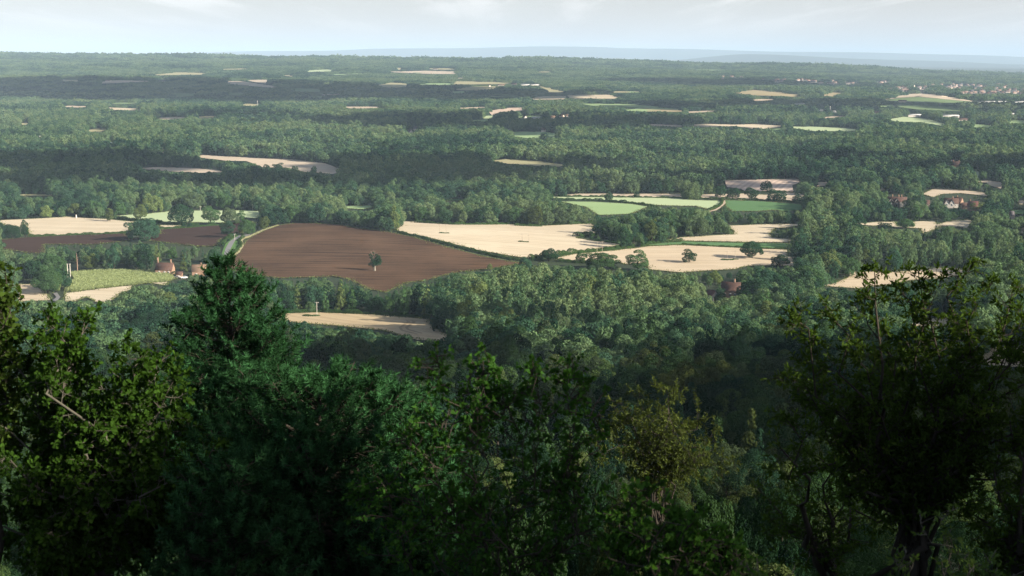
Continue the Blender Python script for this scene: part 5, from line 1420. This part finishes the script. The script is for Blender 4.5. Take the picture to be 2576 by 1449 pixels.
# ------------------------------------------------------------------ sky, sun, camera
w = bpy.data.worlds.new('World'); sc.world = w; w.use_nodes = True
N, L = w.node_tree.nodes, w.node_tree.links
N.clear()
out = N.new('ShaderNodeOutputWorld'); bg = N.new('ShaderNodeBackground'); sky = N.new('ShaderNodeTexSky')
sky.sky_type = 'NISHITA'; sky.sun_disc = False; sky.sun_elevation = SUN_EL; sky.sun_rotation = SUN_AZ; sky.altitude = 200; sky.air_density = 1.0; sky.dust_density = 1.5; sky.ozone_density = 1.0
tc = N.new('ShaderNodeTexCoord'); sp = N.new('ShaderNodeSeparateXYZ'); L.new(tc.outputs['Generated'], sp.inputs[0])
def mn(op, a, b, c=None):
    n = N.new('ShaderNodeMath'); n.operation = op
    for i, q in enumerate((a, b, c)):
        if q is None: continue
        if isinstance(q, (int, float)): n.inputs[i].default_value = q
        else: L.new(q, n.inputs[i])
    return n.outputs[0]
zz = mn('MAXIMUM', sp.outputs[2], 0.0)
den = mn('ADD', zz, .035)
cv = N.new('ShaderNodeCombineXYZ')
L.new(mn('DIVIDE', sp.outputs[0], den), cv.inputs[0]); L.new(mn('MULTIPLY', mn('LOGARITHM', den, 2.718), 2.0), cv.inputs[1])
cl = N.new('ShaderNodeTexNoise'); cl.inputs['Scale'].default_value = 1.1; cl.inputs['Detail'].default_value = 7; cl.inputs['Roughness'].default_value = .6
L.new(cv.outputs[0], cl.inputs['Vector'])
cm = N.new('ShaderNodeMapRange'); cm.interpolation_type = 'SMOOTHSTEP'; cm.inputs[1].default_value = .48; cm.inputs[2].default_value = .66
L.new(cl.outputs['Fac'], cm.inputs[0])
# thin veil near the horizon, broken cloud higher up
veil = N.new('ShaderNodeMapRange'); veil.interpolation_type = 'SMOOTHSTEP'; veil.inputs[1].default_value = 0.0; veil.inputs[2].default_value = .11; veil.inputs[3].default_value = .86; veil.inputs[4].default_value = 0.12
L.new(zz, veil.inputs[0])
mixv = N.new('ShaderNodeMix'); mixv.data_type = 'RGBA'; mixv.inputs[7].default_value = (7.0, 6.75, 6.75, 1)
L.new(veil.outputs[0], mixv.inputs[0]); L.new(sky.outputs[0], mixv.inputs[6])
fade = N.new('ShaderNodeMapRange'); fade.inputs[1].default_value = .012; fade.inputs[2].default_value = .05; fade.inputs[3].default_value = 0.0; fade.inputs[4].default_value = .75
L.new(zz, fade.inputs[0])
mixc = N.new('ShaderNodeMix'); mixc.data_type = 'RGBA'; mixc.inputs[7].default_value = (9.2, 8.9, 8.7, 1)
hi_ = N.new('ShaderNodeMapRange'); hi_.inputs[1].default_value = .08; hi_.inputs[2].default_value = .3; hi_.inputs[3].default_value = 1.0; hi_.inputs[4].default_value = .12
L.new(zz, hi_.inputs[0])
L.new(mn('MULTIPLY', mn('MULTIPLY', cm.outputs[0], fade.outputs[0]), hi_.outputs[0]), mixc.inputs[0]); L.new(mixv.outputs[2], mixc.inputs[6])
L.new(mixc.outputs[2], bg.inputs[0]); bg.inputs[1].default_value = .05
L.new(bg.outputs[0], out.inputs[0])

sd = bpy.data.lights.new('sun', 'SUN'); sd.energy = 5.0; sd.angle = math.radians(.55); sd.color = (1.0, .89, .72)
so = bpy.data.objects.new('sun', sd); COL.objects.link(so)
so.rotation_euler = Vector(-SUN).to_track_quat('-Z', 'Y').to_euler(); so.location = (0, 0, 400)

cd = bpy.data.cameras.new('camera'); co = bpy.data.objects.new('camera', cd); COL.objects.link(co)
co.location = CAM; co.rotation_euler = (math.radians(90) - PITCH, 0, 0)
cd.sensor_width = 36; cd.lens = 36 * F / 2576; cd.clip_start = .5; cd.clip_end = 120000
cd.dof.use_dof = True; cd.dof.focus_distance = 700; cd.dof.aperture_fstop = 5.0
sc.camera = co
sc.view_settings.view_transform = 'Standard'; sc.view_settings.look = 'None'; sc.view_settings.gamma = 1; sc.view_settings.exposure = 1.42
c = sc.cycles
c.max_bounces = 5; c.diffuse_bounces = 2; c.glossy_bounces = 2; c.transmission_bounces = 3; c.volume_bounces = 0; c.transparent_max_bounces = 4
c.use_denoising = True; c.denoising_prefilter = 'NONE'
c.caustics_reflective = False; c.caustics_refractive = False
